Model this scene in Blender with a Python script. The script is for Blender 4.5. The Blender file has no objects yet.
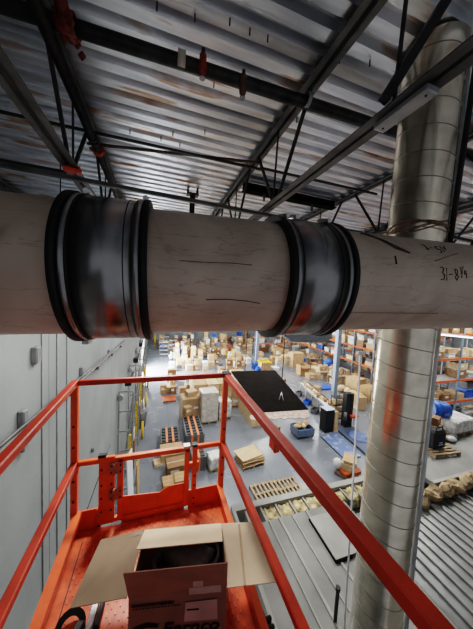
import bpy, bmesh, math, random
from math import sqrt, sin, cos, pi, radians
from mathutils import Vector, Matrix, Euler
random.seed(7)
C = bpy.context.scene.collection
# ------------------------------------------------------------ camera basis
f = 240.0
def nrm(v):
    return Vector(v).normalized()
F0 = Vector((-78.5, -21.5, f)); L0 = Vector(((f*f-21.5*22.0)/78.5, 22.0, f))
Fv = F0.normalized(); Lv = L0.normalized(); Dv = Fv.cross(Lv).normalized()
def ray(u, v):
    c = Vector((u-236.5, v-314.5, f)); return Vector((Lv.dot(c), Fv.dot(c), -Dv.dot(c)))
FZ = -8.5            # warehouse floor below the eye
CZ = 2.2             # roof deck above the eye
DK = -1.75           # lift deck below the eye
def G(u, v, z=FZ):
    r = ray(u, v); return r*(z/r.z)
def YP(u, v, y):
    r = ray(u, v); return r*(y/r.y)
cd = bpy.data.cameras.new('camera'); cam = bpy.data.objects.new('camera', cd); C.objects.link(cam)
cd.sensor_fit = 'HORIZONTAL'; cd.sensor_width = 36; cd.lens = f/473*36; cd.clip_start = 0.02; cd.clip_end = 300
right = Vector((Lv.x, Fv.x, -Dv.x)); down = Vector((Lv.y, Fv.y, -Dv.y)); fwd = Vector((Lv.z, Fv.z, -Dv.z))
M = Matrix.Identity(4)
for i in range(3):
    M[i][0] = right[i]; M[i][1] = -down[i]; M[i][2] = -fwd[i]
cam.matrix_world = M
bpy.context.scene.camera = cam

# ------------------------------------------------------------ materials
MATS = {}
def mat(name, col, rough=.5, metal=0, var=.12, scale=6, bump=0, col2=None, emit=None, stretch=(1,1,1), spec=None, detail=4, bscale=None, lo=.4, hi=.6):
    if name in MATS: return MATS[name]
    m = bpy.data.materials.new(name); m.use_nodes = True; nt = m.node_tree; N = nt.nodes; K = nt.links
    b = N['Principled BSDF']; b.inputs['Roughness'].default_value = rough; b.inputs['Metallic'].default_value = metal
    tc = N.new('ShaderNodeTexCoord'); mp = N.new('ShaderNodeMapping'); mp.inputs['Scale'].default_value = stretch
    K.new(tc.outputs['Object'], mp.inputs['Vector'])
    nz = N.new('ShaderNodeTexNoise'); nz.inputs['Scale'].default_value = scale; nz.inputs['Detail'].default_value = detail
    K.new(mp.outputs[0], nz.inputs['Vector'])
    rp = N.new('ShaderNodeValToRGB')
    c2 = col2 if col2 else [max(0, c*(1-var*2)) for c in col]
    c1 = col if col2 else [min(1, c*(1+var)) for c in col]
    rp.color_ramp.elements[0].position = lo if col2 else .3; rp.color_ramp.elements[1].position = hi if col2 else .7
    rp.color_ramp.elements[0].color = (*c1, 1) if col2 else (*c2, 1)
    rp.color_ramp.elements[1].color = (*c2, 1) if col2 else (*c1, 1)
    K.new(nz.outputs['Fac'], rp.inputs['Fac']); K.new(rp.outputs[0], b.inputs['Base Color'])
    if bump:
        bp = N.new('ShaderNodeBump'); bp.inputs['Strength'].default_value = bump; bp.inputs['Distance'].default_value = .02
        if bscale:
            n2 = N.new('ShaderNodeTexNoise'); n2.inputs['Scale'].default_value = bscale; K.new(mp.outputs[0], n2.inputs['Vector']); K.new(n2.outputs['Fac'], bp.inputs['Height'])
        else: K.new(nz.outputs['Fac'], bp.inputs['Height'])
        K.new(bp.outputs[0], b.inputs['Normal'])
    if emit:
        b.inputs['Emission Color'].default_value = (*emit[:3], 1); b.inputs['Emission Strength'].default_value = emit[3]
    MATS[name] = m; return m
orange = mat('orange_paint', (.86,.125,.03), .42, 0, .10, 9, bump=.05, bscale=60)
orange_deck = mat('orange_deck_paint', (.84,.15,.05), .4, 0, .18, 14)
black = mat('black_plastic', (.012,.012,.013), .5, 0, .2, 8)
dark = mat('dark_painted_steel', (.035,.035,.036), .45, .3, .25, 7)
chord = mat('grey_primed_steel', (.16,.16,.155), .5, .35, .22, 5, bump=.05)
pipeblk = mat('black_iron_pipe', (.05,.05,.05), .35, .6, .3, 8)
red = mat('red_coupling', (.50,.05,.02), .5, 0, .3, 30)
redlead = mat('oxide_red', (.22,.035,.02), .65, 0, .4, 30)
galv = mat('galvanised_steel', (.50,.50,.50), .32, .85, .2, 10)
galvrail = mat('dull_galvanised', (.36,.37,.37), .5, .5, .15, 4)
steel = mat('stainless_band', (.42,.41,.40), .27, .95, .28, 3, stretch=(1,6,1))
rubber = mat('black_rubber', (.008,.008,.008), .55, 0, .1, 10)
card = mat('kraft_cardboard', (.42,.26,.13), .8, 0, .12, 5)
cards = [card, mat('kraft_light', (.52,.35,.20), .8, 0, .1, 5), mat('kraft_dark', (.25,.14,.07), .8, 0, .12, 5), mat('kraft_tan', (.45,.30,.17), .8, 0, .15, 3), mat('kraft_cream', (.62,.46,.28), .8, 0, .1, 4)]
tape = mat('packing_tape', (.46,.33,.17), .3, 0, .1, 5)
white = mat('white_paper', (.75,.75,.74), .6, 0, .06, 9)
wrap = mat('stretch_wrap', (.62,.62,.60), .22, 0, .22, 5, bump=.6, bscale=9)
wood = mat('pallet_wood', (.42,.31,.19), .8, 0, .3, 5, stretch=(1,8,1))
greyp = mat('grey_plastic', (.12,.12,.125), .5)
blue = mat('blue_plastic', (.03,.12,.5), .4, 0, .2, 6)
bluemat = mat('blue_steel_plate', (.12,.19,.42), .45, .1, .25, 3, col2=None)
yellow = mat('safety_yellow', (.8,.52,.03), .5, 0, .2, 8)
rackor = mat('rack_orange', (.62,.12,.03), .5, 0, .1, 6)
rackbl = mat('rack_grey_blue', (.20,.25,.30), .5, .1, .1, 6)
colp = mat('column_paint', (.24,.29,.36), .5, 0, .1, 2)
mezz = mat('mezz_sheet', (.24,.24,.225), .6, .15, .12, 1.6)
mezzl = mat('mezz_sheet_light', (.33,.325,.30), .6, .1, .1, 1.5)
insul = mat('yellow_insulation', (.62,.50,.27), .9, 0, .4, 7, bump=.8, bscale=12)
ink = mat('black_ink', (.01,.01,.01), .7)
foam = mat('matte_black_board', (.011,.009,.008), 1, 0, .2, 4); foam.node_tree.nodes['Principled BSDF'].inputs['Specular IOR Level'].default_value = .08
beige = mat('beige_edge', (.58,.46,.38), .8, 0, .2, 12)
whitep = mat('white_paint', (.8,.82,.83), .4, 0, .04, 3)
lampm = mat('lamp_lens', (.9,.9,.9), .4, emit=(1,.97,.92,6))
skin = mat('skin', (.5,.3,.2), .6)

def floor_mat():
    m = bpy.data.materials.new('polished_concrete'); m.use_nodes = True; nt = m.node_tree; N = nt.nodes; K = nt.links
    b = N['Principled BSDF']; tc = N.new('ShaderNodeTexCoord')
    n1 = N.new('ShaderNodeTexNoise'); n1.inputs['Scale'].default_value = .35; n1.inputs['Detail'].default_value = 8
    K.new(tc.outputs['Object'], n1.inputs['Vector'])
    r = N.new('ShaderNodeValToRGB'); r.color_ramp.elements[0].position = .3; r.color_ramp.elements[0].color = (.14,.155,.175,1)
    r.color_ramp.elements[1].position = .7; r.color_ramp.elements[1].color = (.225,.245,.27,1)
    K.new(n1.outputs['Fac'], r.inputs['Fac'])
    br = N.new('ShaderNodeTexBrick'); br.offset = 0; br.inputs['Scale'].default_value = 1; br.inputs['Brick Width'].default_value = 4.5; br.inputs['Row Height'].default_value = 4.5
    br.inputs['Mortar Size'].default_value = .012; br.inputs['Color1'].default_value = (1,1,1,1); br.inputs['Color2'].default_value = (1,1,1,1); br.inputs['Mortar'].default_value = (.55,.55,.55,1)
    K.new(tc.outputs['Object'], br.inputs['Vector'])
    mx = N.new('ShaderNodeMix'); mx.data_type = 'RGBA'; mx.blend_type = 'MULTIPLY'; mx.inputs[0].default_value = 1
    K.new(r.outputs[0], mx.inputs[6]); K.new(br.outputs['Color'], mx.inputs[7]); K.new(mx.outputs[2], b.inputs['Base Color'])
    n2 = N.new('ShaderNodeTexNoise'); n2.inputs['Scale'].default_value = 1.2; n2.inputs['Detail'].default_value = 5; K.new(tc.outputs['Object'], n2.inputs['Vector'])
    mr = N.new('ShaderNodeMapRange'); mr.inputs[3].default_value = .14; mr.inputs[4].default_value = .36; K.new(n2.outputs['Fac'], mr.inputs[0]); K.new(mr.outputs[0], b.inputs['Roughness'])
    return m
def wall_mat():
    return mat('tilt_up_concrete', (.255,.275,.275), .75, 0, .07, 1.1, bump=.08, bscale=25, detail=8)
def deck_mat():
    m = bpy.data.materials.new('roof_deck_metal'); m.use_nodes = True; nt = m.node_tree; N = nt.nodes; K = nt.links
    b = N['Principled BSDF']; b.inputs['Metallic'].default_value = .9; b.inputs['Roughness'].default_value = .3
    tc = N.new('ShaderNodeTexCoord'); mp = N.new('ShaderNodeMapping'); mp.inputs['Scale'].default_value = (.5, 4, 1); K.new(tc.outputs['Object'], mp.inputs['Vector'])
    n = N.new('ShaderNodeTexNoise'); n.inputs['Scale'].default_value = 1.6; n.inputs['Detail'].default_value = 8; K.new(mp.outputs[0], n.inputs['Vector'])
    r = N.new('ShaderNodeValToRGB'); e = r.color_ramp.elements; e[0].position = .3; e[0].color = (.46,.48,.51,1); e[1].position = .60; e[1].color = (.88,.90,.93,1)
    x = e.new(.66); x.color = (.55,.36,.24,1); x = e.new(.72); x.color = (.55,.54,.53,1)
    K.new(n.outputs['Fac'], r.inputs['Fac']); K.new(r.outputs[0], b.inputs['Base Color'])
    mr = N.new('ShaderNodeMapRange'); mr.inputs[3].default_value = .22; mr.inputs[4].default_value = .5; K.new(n.outputs['Fac'], mr.inputs[0]); K.new(mr.outputs[0], b.inputs['Roughness'])
    return m
def pvc_mat():
    m = bpy.data.materials.new('grimy_white_pipe'); m.use_nodes = True; nt = m.node_tree; N = nt.nodes; K = nt.links
    b = N['Principled BSDF']; b.inputs['Roughness'].default_value = .36
    tc = N.new('ShaderNodeTexCoord'); n = N.new('ShaderNodeTexNoise'); n.inputs['Scale'].default_value = 2.2; n.inputs['Detail'].default_value = 10; n.inputs['Distortion'].default_value = 1.3
    K.new(tc.outputs['Object'], n.inputs['Vector'])
    r = N.new('ShaderNodeValToRGB'); e = r.color_ramp.elements; e[0].position = .26; e[0].color = (.14,.07,.045,1); e[1].position = .40; e[1].color = (.50,.40,.32,1)
    x = e.new(.62); x.color = (.64,.53,.43,1)
    K.new(n.outputs['Fac'], r.inputs['Fac'])
    # thin long scratches running along the pipe
    mp = N.new('ShaderNodeMapping'); mp.inputs['Scale'].default_value = (1.2, 9, 9); K.new(tc.outputs['Object'], mp.inputs['Vector'])
    n2 = N.new('ShaderNodeTexNoise'); n2.inputs['Scale'].default_value = 2.4; n2.inputs['Detail'].default_value = 6; K.new(mp.outputs[0], n2.inputs['Vector'])
    r2 = N.new('ShaderNodeValToRGB'); e = r2.color_ramp.elements; e[0].position = .488; e[0].color = (1,1,1,1); e[1].position = .512; e[1].color = (1,1,1,1); x = e.new(.5); x.color = (.62,.56,.5,1)
    K.new(n2.outputs['Fac'], r2.inputs['Fac'])
    mx = N.new('ShaderNodeMix'); mx.data_type = 'RGBA'; mx.blend_type = 'MULTIPLY'; mx.inputs[0].default_value = .6
    K.new(r.outputs[0], mx.inputs[6]); K.new(r2.outputs[0], mx.inputs[7]); K.new(mx.outputs[2], b.inputs['Base Color'])
    return m
def duct_mat():
    return mat('spiral_duct_zinc', (.88,.79,.64), .24, .95, .12, 7, bump=.12, bscale=5, detail=6)

# ------------------------------------------------------------ mesh builder
class MB:
    def __init__(s): s.bm = bmesh.new(); s.mi = 0
    def _m(s, fs):
        for q in fs: q.material_index = s.mi
    def box(s, c, d, rot=None, bev=0):
        r = bmesh.ops.create_cube(s.bm, size=1); vs = r['verts']
        m = Matrix.Translation(Vector(c)) @ (rot.to_matrix().to_4x4() if rot else Matrix.Identity(4)) @ Matrix.Diagonal((d[0], d[1], d[2], 1))
        bmesh.ops.transform(s.bm, matrix=m, verts=vs)
        fs = {q for v in vs for q in v.link_faces}
        s._m(fs)
        if bev:
            es = list({e for v in vs for e in v.link_edges})
            rr = bmesh.ops.bevel(s.bm, geom=es, offset=bev, segments=1, affect='EDGES', profile=.5); s._m(rr['faces'])
        return s
    def b2(s, lo, hi, bev=0):
        lo = Vector(lo); hi = Vector(hi); return s.box((lo+hi)/2, [abs(a) for a in (hi-lo)], None, bev)
    def bar(s, a, b, w, h, up=(0,0,1), bev=0):
        a = Vector(a); b = Vector(b); d = b-a; y = d.normalized(); x = y.cross(Vector(up))
        if x.length < 1e-4: x = Vector((1,0,0))
        x.normalize(); z = x.cross(y)
        R = Matrix((x, y, z)).transposed().to_quaternion()
        return s.box((a+b)/2, (w, d.length, h), R, bev)
    def tube(s, a, b, r, n=16, r2=None, caps=True):
        a = Vector(a); b = Vector(b); d = b-a
        q = Vector((0,0,1)).rotation_difference(d)
        m = Matrix.Translation((a+b)/2) @ q.to_matrix().to_4x4()
        rr = bmesh.ops.create_cone(s.bm, cap_ends=caps, cap_tris=False, segments=n, radius1=r, radius2=r if r2 is None else r2, depth=d.length, matrix=m)
        fs = {q for v in rr['verts'] for q in v.link_faces}; s._m(fs)
        for q in fs:
            if len(q.verts) == 4: q.smooth = True
        return s
    def ring(s, a, b, r0, r1, n=64):   # hollow sleeve
        a = Vector(a); b = Vector(b); ax = (b-a).normalized(); u = ax.orthogonal().normalized(); w = ax.cross(u)
        rows = []
        for p, r in ((a,r0),(a,r1),(b,r1),(b,r0)):
            rows.append([s.bm.verts.new(p + u*r*cos(2*pi*i/n) + w*r*sin(2*pi*i/n)) for i in range(n)])
        for k in range(4):
            A = rows[k]; B = rows[(k+1) % 4]
            for i in range(n):
                q = s.bm.faces.new((A[i], A[(i+1)%n], B[(i+1)%n], B[i])); q.smooth = k in (1,3); q.material_index = s.mi
        return s
    def poly(s, pts, th=0, nrm=None):
        vs = [s.bm.verts.new(Vector(p)) for p in pts]; q = s.bm.faces.new(vs); q.material_index = s.mi
        if th:
            q.normal_update(); nn = Vector(nrm) if nrm else q.normal.copy()
            r = bmesh.ops.extrude_face_region(s.bm, geom=[q]); nv = [g for g in r['geom'] if isinstance(g, bmesh.types.BMVert)]
            bmesh.ops.translate(s.bm, verts=nv, vec=nn*th)
        return s
    def sphere(s, c, r, sc=(1,1,1), sub=2):
        rr = bmesh.ops.create_icosphere(s.bm, subdivisions=sub, radius=r, matrix=Matrix.Translation(Vector(c)) @ Matrix.Diagonal((*sc,1)))
        fs = {q for v in rr['verts'] for q in v.link_faces}; s._m(fs)
        for q in fs: q.smooth = True
        return s
    def path(s, pts, r, n=8):
        for a, b in zip(pts, pts[1:]): s.tube(a, b, r, n)
        for p in pts[1:-1]: s.sphere(p, r, sub=1)
        return s
ORG = {}
def obj(name, mb, mats, parent=None, org=None):
    me = bpy.data.meshes.new(name)
    bmesh.ops.recalc_face_normals(mb.bm, faces=mb.bm.faces[:])
    if parent is not None: o0 = ORG[parent.name]
    elif org is not None: o0 = Vector(org)
    else:
        vs = mb.bm.verts; xs = [v.co.x for v in vs]; ys = [v.co.y for v in vs]; zs = [v.co.z for v in vs]
        o0 = Vector(((min(xs)+max(xs))/2, (min(ys)+max(ys))/2, min(zs)))
    bmesh.ops.translate(mb.bm, verts=mb.bm.verts[:], vec=-o0)
    mb.bm.to_mesh(me); mb.bm.free()
    for m in (mats if isinstance(mats, (list, tuple)) else [mats]): me.materials.append(m)
    o = bpy.data.objects.new(name, me); C.objects.link(o)
    if parent is not None: o.parent = parent
    else: o.location = o0
    ORG[o.name] = o0; return o
def tag(o, label, cat, group=None, kind=None):
    o['label'] = label; o['category'] = cat
    if group: o['group'] = group
    if kind: o['kind'] = kind
    return o
def thing(name, label, cat, loc=(0,0,0), group=None):
    o = bpy.data.objects.new(name, None); C.objects.link(o); o.location = loc; o.empty_display_size = .1
    ORG[o.name] = Vector(loc); return tag(o, label, cat, group)
def struct(name, mb, m):
    o = obj(name, mb, m); o['kind'] = 'structure'; return o
def dup(root, loc, rz=0, label=None, group=None, sc=None):
    r = root.copy(); C.objects.link(r); r.location = loc; r.rotation_euler = (0,0,rz)
    if sc: r.scale = sc
    if label: r['label'] = label
    if group: r['group'] = group
    for ch in list(root.children):
        c = ch.copy(); C.objects.link(c); c.parent = r
        for g in ch.children:
            d = g.copy(); C.objects.link(d); d.parent = c
    return r
def text_part(name, s, size, origin, xdir, ydir, m, parent, shear=0, bold=0.0, spacing=1.0):
    cu = bpy.data.curves.new('t', 'FONT'); cu.body = s; cu.size = size; cu.extrude = .0004; cu.shear = shear; cu.offset = bold; cu.space_character = spacing; cu.resolution_u = 3
    to = bpy.data.objects.new('t', cu); C.objects.link(to)
    bpy.context.view_layer.update()
    me = bpy.data.meshes.new_from_object(to.evaluated_get(bpy.context.evaluated_depsgraph_get()))
    bpy.data.objects.remove(to)
    x = Vector(xdir).normalized(); y = Vector(ydir).normalized(); z = x.cross(y)
    T = Matrix((x, y, z)).transposed().to_4x4(); T.translation = Vector(origin) - ORG[parent.name]
    me.transform(T); me.materials.clear(); me.materials.append(m)
    o = bpy.data.objects.new(name, me); C.objects.link(o); o.parent = parent; ORG[o.name] = ORG[parent.name]; return o

# ------------------------------------------------------------ room shell
XL, XR, YN, YF = -1.39, 44.0, -4.0, 46.0
WTOP = -.24
struct('floor', MB().b2((-6.5, YN, FZ-.2), (XR+.3, YF+.3, FZ)), floor_mat())
mb = MB(); y = YN; seq = [(0,0),(.105,0),(.125,.07),(.18,.07),(.2,0)]
rows = []
while y < YF:
    for dy, dz in seq[:-1]:
        rows.append((y+dy, CZ+dz))
    y += .2
rows.append((y, CZ))
pv = None
for (yy, zz) in rows:
    a = mb.bm.verts.new((-6.3, yy, zz)); b = mb.bm.verts.new((XR+.3, yy, zz))
    if pv: mb.bm.faces.new((pv[0], pv[1], b, a))
    pv = (a, b)
struct('ceiling', mb, deck_mat())
wm = wall_mat()
# left wall with panel joints
mb = MB(); js = [3.85, 8.6, 15.0, 22.5]
ed = [YN] + js + [YF]
for a, b in zip(ed, ed[1:]):
    if a == 22.5:
        # dock door opening in the last stretch
        mb.b2((XL-.25, a+.006, FZ), (XL, 24.6, WTOP)); mb.b2((XL-.25, 24.6, FZ+3.4), (XL, 29.0, WTOP)); mb.b2((XL-.25, 29.0, FZ), (XL, b-.006, WTOP))
    else: mb.b2((XL-.25, a+.006, FZ), (XL, b-.006, WTOP))
mb.b2((XL-.3, YN, FZ), (XL-.26, 24.6, WTOP)); mb.b2((XL-.3, 29, FZ), (XL-.26, YF, WTOP))
struct('wall_left', mb, wm)
struct('wall_outer', MB().b2((-6.5, YN, FZ), (-6.3, YF, CZ)), wm)
struct('trim_1', MB().b2((XL-.32, YN, WTOP), (XL+.02, YF, WTOP+.03)), galvrail)
mb = MB()
for i in range(-1,8): mb.b2((XL+i*6.0+.02, YF, FZ), (XL+(i+1)*6.0-.02, YF+.25, CZ))
mb.b2((-7, YF+.26, FZ), (XR+3, YF+.3, CZ))
struct('wall_back', mb, wm)
struct('wall_right', MB().b2((XR, YN, FZ), (XR+.25, YF, CZ)), wm)
# open dock door, daylight behind it
d = struct('door_1', MB().b2((XL-.32, 24.6, FZ), (XL-.30, 29.0, FZ+3.4)), mat('daylight_sky', (.9,.95,1), .5, emit=(.92,.96,1,14)))
t = obj('door_frame', MB().b2((XL-.28,24.5,FZ),(XL+.05,24.62,FZ+3.5)).b2((XL-.28,28.98,FZ),(XL+.05,29.1,FZ+3.5)).b2((XL-.28,24.5,FZ+3.4),(XL+.05,29.1,FZ+3.52)), galvrail, d)
# wall joints, boxes, rail
def wallpt(u, v):
    r = ray(u, v); return r*(XL/r.x)
boxgrey = mat('box_grey_paint', (.20,.21,.22), .5, 0, .15, 6)
yj = [3.62, 4.11, 4.52]
for i, y in enumerate(yj):
    tag(obj('conduit', MB().tube((XL+.012, y, FZ), (XL+.008, y, WTOP-.03), .008, 8), boxgrey),
        ['thin grey conduit on concrete wall, nearest the camera', 'dark conduit on concrete wall, middle of three', 'thin grey conduit on concrete wall, farthest of three'][i], 'conduit')
for i, (u, v, w, h) in enumerate([(19,418,.09,.17),(19,447,.09,.10),(33,355,.12,.2),(80,371,.12,.16),(108,353,.18,.22),(91,450,.06,.1)]):
    p = wallpt(u, v)
    t = thing('junction_box', ['grey electrical box above the left guard rail on wall','small grey box under the left guard rail on wall','grey oval box high on wall near the pipe','grey box on wall beside the sloping rail','grey box far along wall near the sloping rail top','tiny grey plate low on the wall behind the left post'][i], 'electrical box', p)
    obj('box_body', MB().box(p+Vector((.03,0,0)), (.06, w, h), None, .008), boxgrey, t)
    obj('cover', MB().box(p+Vector((.063,0,0)), (.006, w*.86, h*.9), None, .002), boxgrey, t)
t = thing('wall_rail', 'long grey steel angle rail running along the left concrete wall', 'rail', (XL, 2.5, -1.5))
a = Vector((XL+.05, 1.6, -1.42)); b = Vector((XL+.05, 11.2, -2.16))
obj('angle', MB().bar(a, b, .09, .02).bar(a+Vector((-.035,0,-.05)), b+Vector((-.035,0,-.05)), .015, .1), galvrail, t)
obj('pipe', MB().tube(a+Vector((.03,0,.05)), b+Vector((.03,0,.05)), .018, 10), chord, t)
for k in range(5):
    p = a.lerp(b, .1+.2*k); obj('bracket', MB().b2(p+Vector((-.05,-.03,-.12)), p+Vector((.04,.03,-.05))), chord, t)

# ------------------------------------------------------------ roof steel
def joist(X, nodes, label, Y0=-2, Y1=45.5, ZB=1.24):
    t = thing('roof_joist', label, 'joist', (X, Y0, CZ))
    zt, zb = CZ-.035, ZB
    def ch(z, m, nm):
        q = MB()
        for s in (-1, 1):
            q.b2((X+s*.014, Y0, z-.004), (X+s*.08, Y1, z+.004)); q.b2((X+s*.016, Y0, z-.004), (X+s*.023, Y1, z+.055))
        obj(nm, q, m, t)
    ch(zt-.02, chord, 'top_chord'); ch(zb, chord, 'bottom_chord')
    for b in nodes:
        for dy, w in ((0.03, .016),) if (X == 1.40 and b < 1.3) else ((-.62, .028), (0.03, .016), (.62, .028)):
            obj('web', MB().bar((X, b+ (0.06 if dy>0 else -.06 if dy<0 else 0), zb+.02), (X, b+dy*1.1, zt), w*1.1, w*1.1), dark, t)
joist(-.93, [-.25+1.7*k for k in range(10)], 'grey open-web roof joist nearest the left side with red clamp', ZB=1.29)
joist(-3.2, [.5+1.7*k for k in range(6)], 'dim open-web roof joist at far left behind the first joist')
joist(1.40, [1.2+1.7*k for k in range(10)], 'grey open-web roof joist carrying the small white light')
joist(3.65, [1.6+1.7*k for k in range(8)], 'grey open-web roof joist passing behind the vertical duct')
joist(5.95, [2+1.7*k for k in range(6)], 'grey open-web roof joist fourth from the concrete wall')
joist(8.2, [2+1.7*k for k in range(6)], 'grey open-web roof joist fifth from the concrete wall')
# bridging angles
def bridging(a, b, label, w=.03, m=dark):
    tag(obj('bridging_angle', MB().bar(a, b, w, .006).bar(Vector(a)+Vector((0,0,w/2)), Vector(b)+Vector((0,0,w/2)), .006, w), m), label, 'brace')
bridging((-3.2, 3.78, 2.02), (1.4, 3.45, 1.90), 'dark bridging angle high between first two joists, upper of the crossing pair')
bridging((-.955, 3.85, 1.93), (1.4, 3.50, 2.02), 'brown bridging angle high between first two joists, lower of the crossing pair', m=mat('rusty_angle', (.14,.08,.05), .6, .3, .3, 9))
bridging((1.4, 3.5, 1.95), (3.65, 3.45, 1.95), 'dark bridging angle between second joist and duct joist')
bridging((-3.2, 3.05, 1.17), (3.65, 3.3, 1.17), 'long grey bridging angle just above the big horizontal pipe', .045, chord)
bridging((-3.2, 3.4, 1.33), (-.93, 3.4, 1.33), 'short dark angle left of first joist above pipe')
bridging((3.65, 2.9, 1.235), (8.2, 3.0, 1.235), 'dark bridging angle right of the vertical duct', .05)
# black curb beam and hanging post
t = thing('curb_beam', 'black steel beam spanning between second and third roof joists', 'beam', (2.5, 4.5, 2.0))
obj('flange', MB().b2((1.47, 4.40, 2.02), (3.58, 4.56, 2.035)), foam, t); obj('web_plate', MB().b2((1.47, 4.47, 2.035), (3.58, 4.49, 2.19)), foam, t)
obj('stub', MB().b2((1.9,4.45,1.9),(1.93,4.49,2.02)).b2((3.0,4.45,1.9),(3.03,4.49,2.02)), chord, t)
t = thing('hanger_post', 'short dark steel post hanging from roof deck above the pipe', 'post', (.62, 5.2, 2.15))
obj('post', MB().b2((.57,5.17,1.2),(.60,5.23,2.1)).b2((.64,5.17,1.2),(.67,5.23,2.1)).b2((.6,5.19,1.2),(.64,5.21,2.1)), dark, t)
obj('bracket', MB().b2((.50,5.12,2.05),(.74,5.28,2.075)).b2((.51,5.12,2.07),(.54,5.28,2.19)).b2((.70,5.12,2.07),(.73,5.28,2.19)), dark, t)

# sprinkler main and branch
def ysag(x): return 2.24 - .035*(x+1)
t = thing('sprinkler_main', 'thick black sprinkler main crossing under the roof deck', 'pipe', (0, 2.2, 1.98))
obj('pipe_run', MB().tube((-5.8, 2.45, 1.98), (8, 2.05, 1.98), .055, 24), pipeblk, t)
obj('sticker', MB().ring((.10, 2.2435, 1.98), (.165, 2.2412, 1.98), .0551, .057, 32), mat('pale_sticker', (.55,.52,.45), .5), t)
obj('clamp', MB().ring((1.33,2.205,1.98),(1.37,2.203,1.98),.055,.063,32), galvrail, t)
SM = t
t = thing('sprinkler_branch', 'long black sprinkler pipe running along the left roof joist', 'pipe', (-.86, 3, 1.92))
obj('pipe_run', MB().tube((-.84, .35, 1.90), (-.84, 12, 1.90), .047, 24), pipeblk, t)
for yy in (3.58, 3.66): obj('ring_clamp', MB().ring((-.84,yy,1.90),(-.84,yy+.03,1.90),.046,.060,32), dark, t)
obj('grooved_coupling', MB().ring((-.84,3.85,1.90),(-.84,3.93,1.90),.046,.068,32).box((-.77,3.89,1.9),(.05,.05,.03)).box((-.91,3.89,1.9),(.05,.05,.03)), red, t)
t = thing('pipe_tee', 'rust red mechanical tee where the branch meets the sprinkler main', 'pipe fitting', (-.74, 2.25, 1.98))
obj('tee_body', MB().ring((-.77,2.287,1.98),(-.65,2.28,1.98),.053,.072,32).tube((-.71,2.28,1.98),(-.71,2.42,2.0),.045,20).tube((-.71,2.28,1.98),(-.71,2.12,2.02),.045,20), redlead, t)
for k,(x,y,z) in enumerate([(-.65,2.34,1.95),(-.66,2.20,1.92),(-.75,2.36,1.93),(-.69,2.46,2.0),(-.68,2.56,2.0)]):
    obj('lug', MB().box((x,y,z),(.045,.04,.05),Euler((.3*k,.5,.2*k)),.01).tube((x,y,z-.035),(x,y,z+.035),.008,8), redlead, t)
def head(p, label, m=red):
    p = Vector(p); t = obj('sprinkler_head', MB().tube(p+Vector((0,0,.02)), p+Vector((0,0,-.05)), .016, 10), pipeblk, SM); t['label'] = label
    obj('cap', MB().sphere(p+Vector((0,0,-.12)), .036, (1,1,2.4)).tube(p+Vector((0,0,-.03)), p+Vector((0,0,-.06)), .03, 10), m, t)
    obj('deflector', MB().tube(p+Vector((0,0,-.205)), p+Vector((0,0,-.213)), .025, 12), galvrail, t)
head((.30, 2.16, 2.02), 'rust red capped sprinkler head', mat('cap_red', (.33,.045,.02), .5, 0, .3, 30))
head((.66, 2.16, 1.97), 'dull sprinkler head', mat('dull_brass', (.22,.12,.08), .5, .4))
t = thing('beam_clamp', 'bright red clamp bracket on the left joist bottom chord', 'clamp', (-.955, 2.9, 1.2))
c0 = Vector((-.91, 3.12, 1.262))
obj('clamp_plate', MB().box(c0,(.17,.11,.03),Euler((0,0,.25)),.006).box(c0+Vector((0,0,.035)),(.14,.05,.03),Euler((0,0,.25))), mat('bright_red', (.62,.06,.02), .5), t)
obj('bolt', MB().tube(c0+Vector((.05,0,-.03)),c0+Vector((.05,0,.06)),.008,8), galv, t)
for y_ in (2.6,5.2): tag(obj('pipe_hanger', MB().tube((-1.70,y_,1.04),(-1.70,y_,CZ),.008,6).ring((-1.72,y_,1.04),(-1.72,y_+.03,1.04),.066,.075,24), dark), 'thin rod hanger holding the dull grey pipe, '+('near one' if y_<3 else 'far one'), 'hanger')
tag(obj('insulated_pipe', MB().tube((-1.75,1.8,1.02),(-1.62,7.5,1.10),.065,20), chord), 'dull grey pipe above the left end of the white pipe', 'pipe')
tag(obj('steel_brace', MB().bar(G(446,0,1.95),G(384,100,1.3),.055,.055), dark), 'black diagonal brace in front of the vertical duct top', 'brace')
tag(obj('cable_bundle', MB().path([(2.35,1.25,.52),(2.6,1.3,.62),(3.1,1.6,.78),(3.8,2.0,.90)],.03,10), black), 'black cable bundle running right from the duct above the pipe', 'cable')
tag(obj('support_rod', MB().tube((2.33,1.42,.35),(2.38,1.40,2.18),.02,8), dark), 'dark vertical rod along the right side of the duct', 'rod')
# deck screws poking through
sc0 = None
for i,(u,v) in enumerate([(230,18),(250,28),(268,35),(195,14),(157,3),(214,82),(205,130),(173,132),(161,137),(180,143),(130,130),(233,158),(55,82),(58,105),(297,118),(320,63),(340,57),(370,60),(352,140),(330,113)]):
    p = G(u, v, CZ)
    if sc0 is None:
        p0 = p; sc0 = obj('deck_screw', MB().tube(p+Vector((0,0,.01)), p+Vector((0,0,-.055)), .006, 6), dark, org=p)
        tag(sc0, 'thin dark screw tip poking down through the metal roof deck', 'screw', 'screw tips under the roof deck')
    else: dup(sc0, p)

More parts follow.
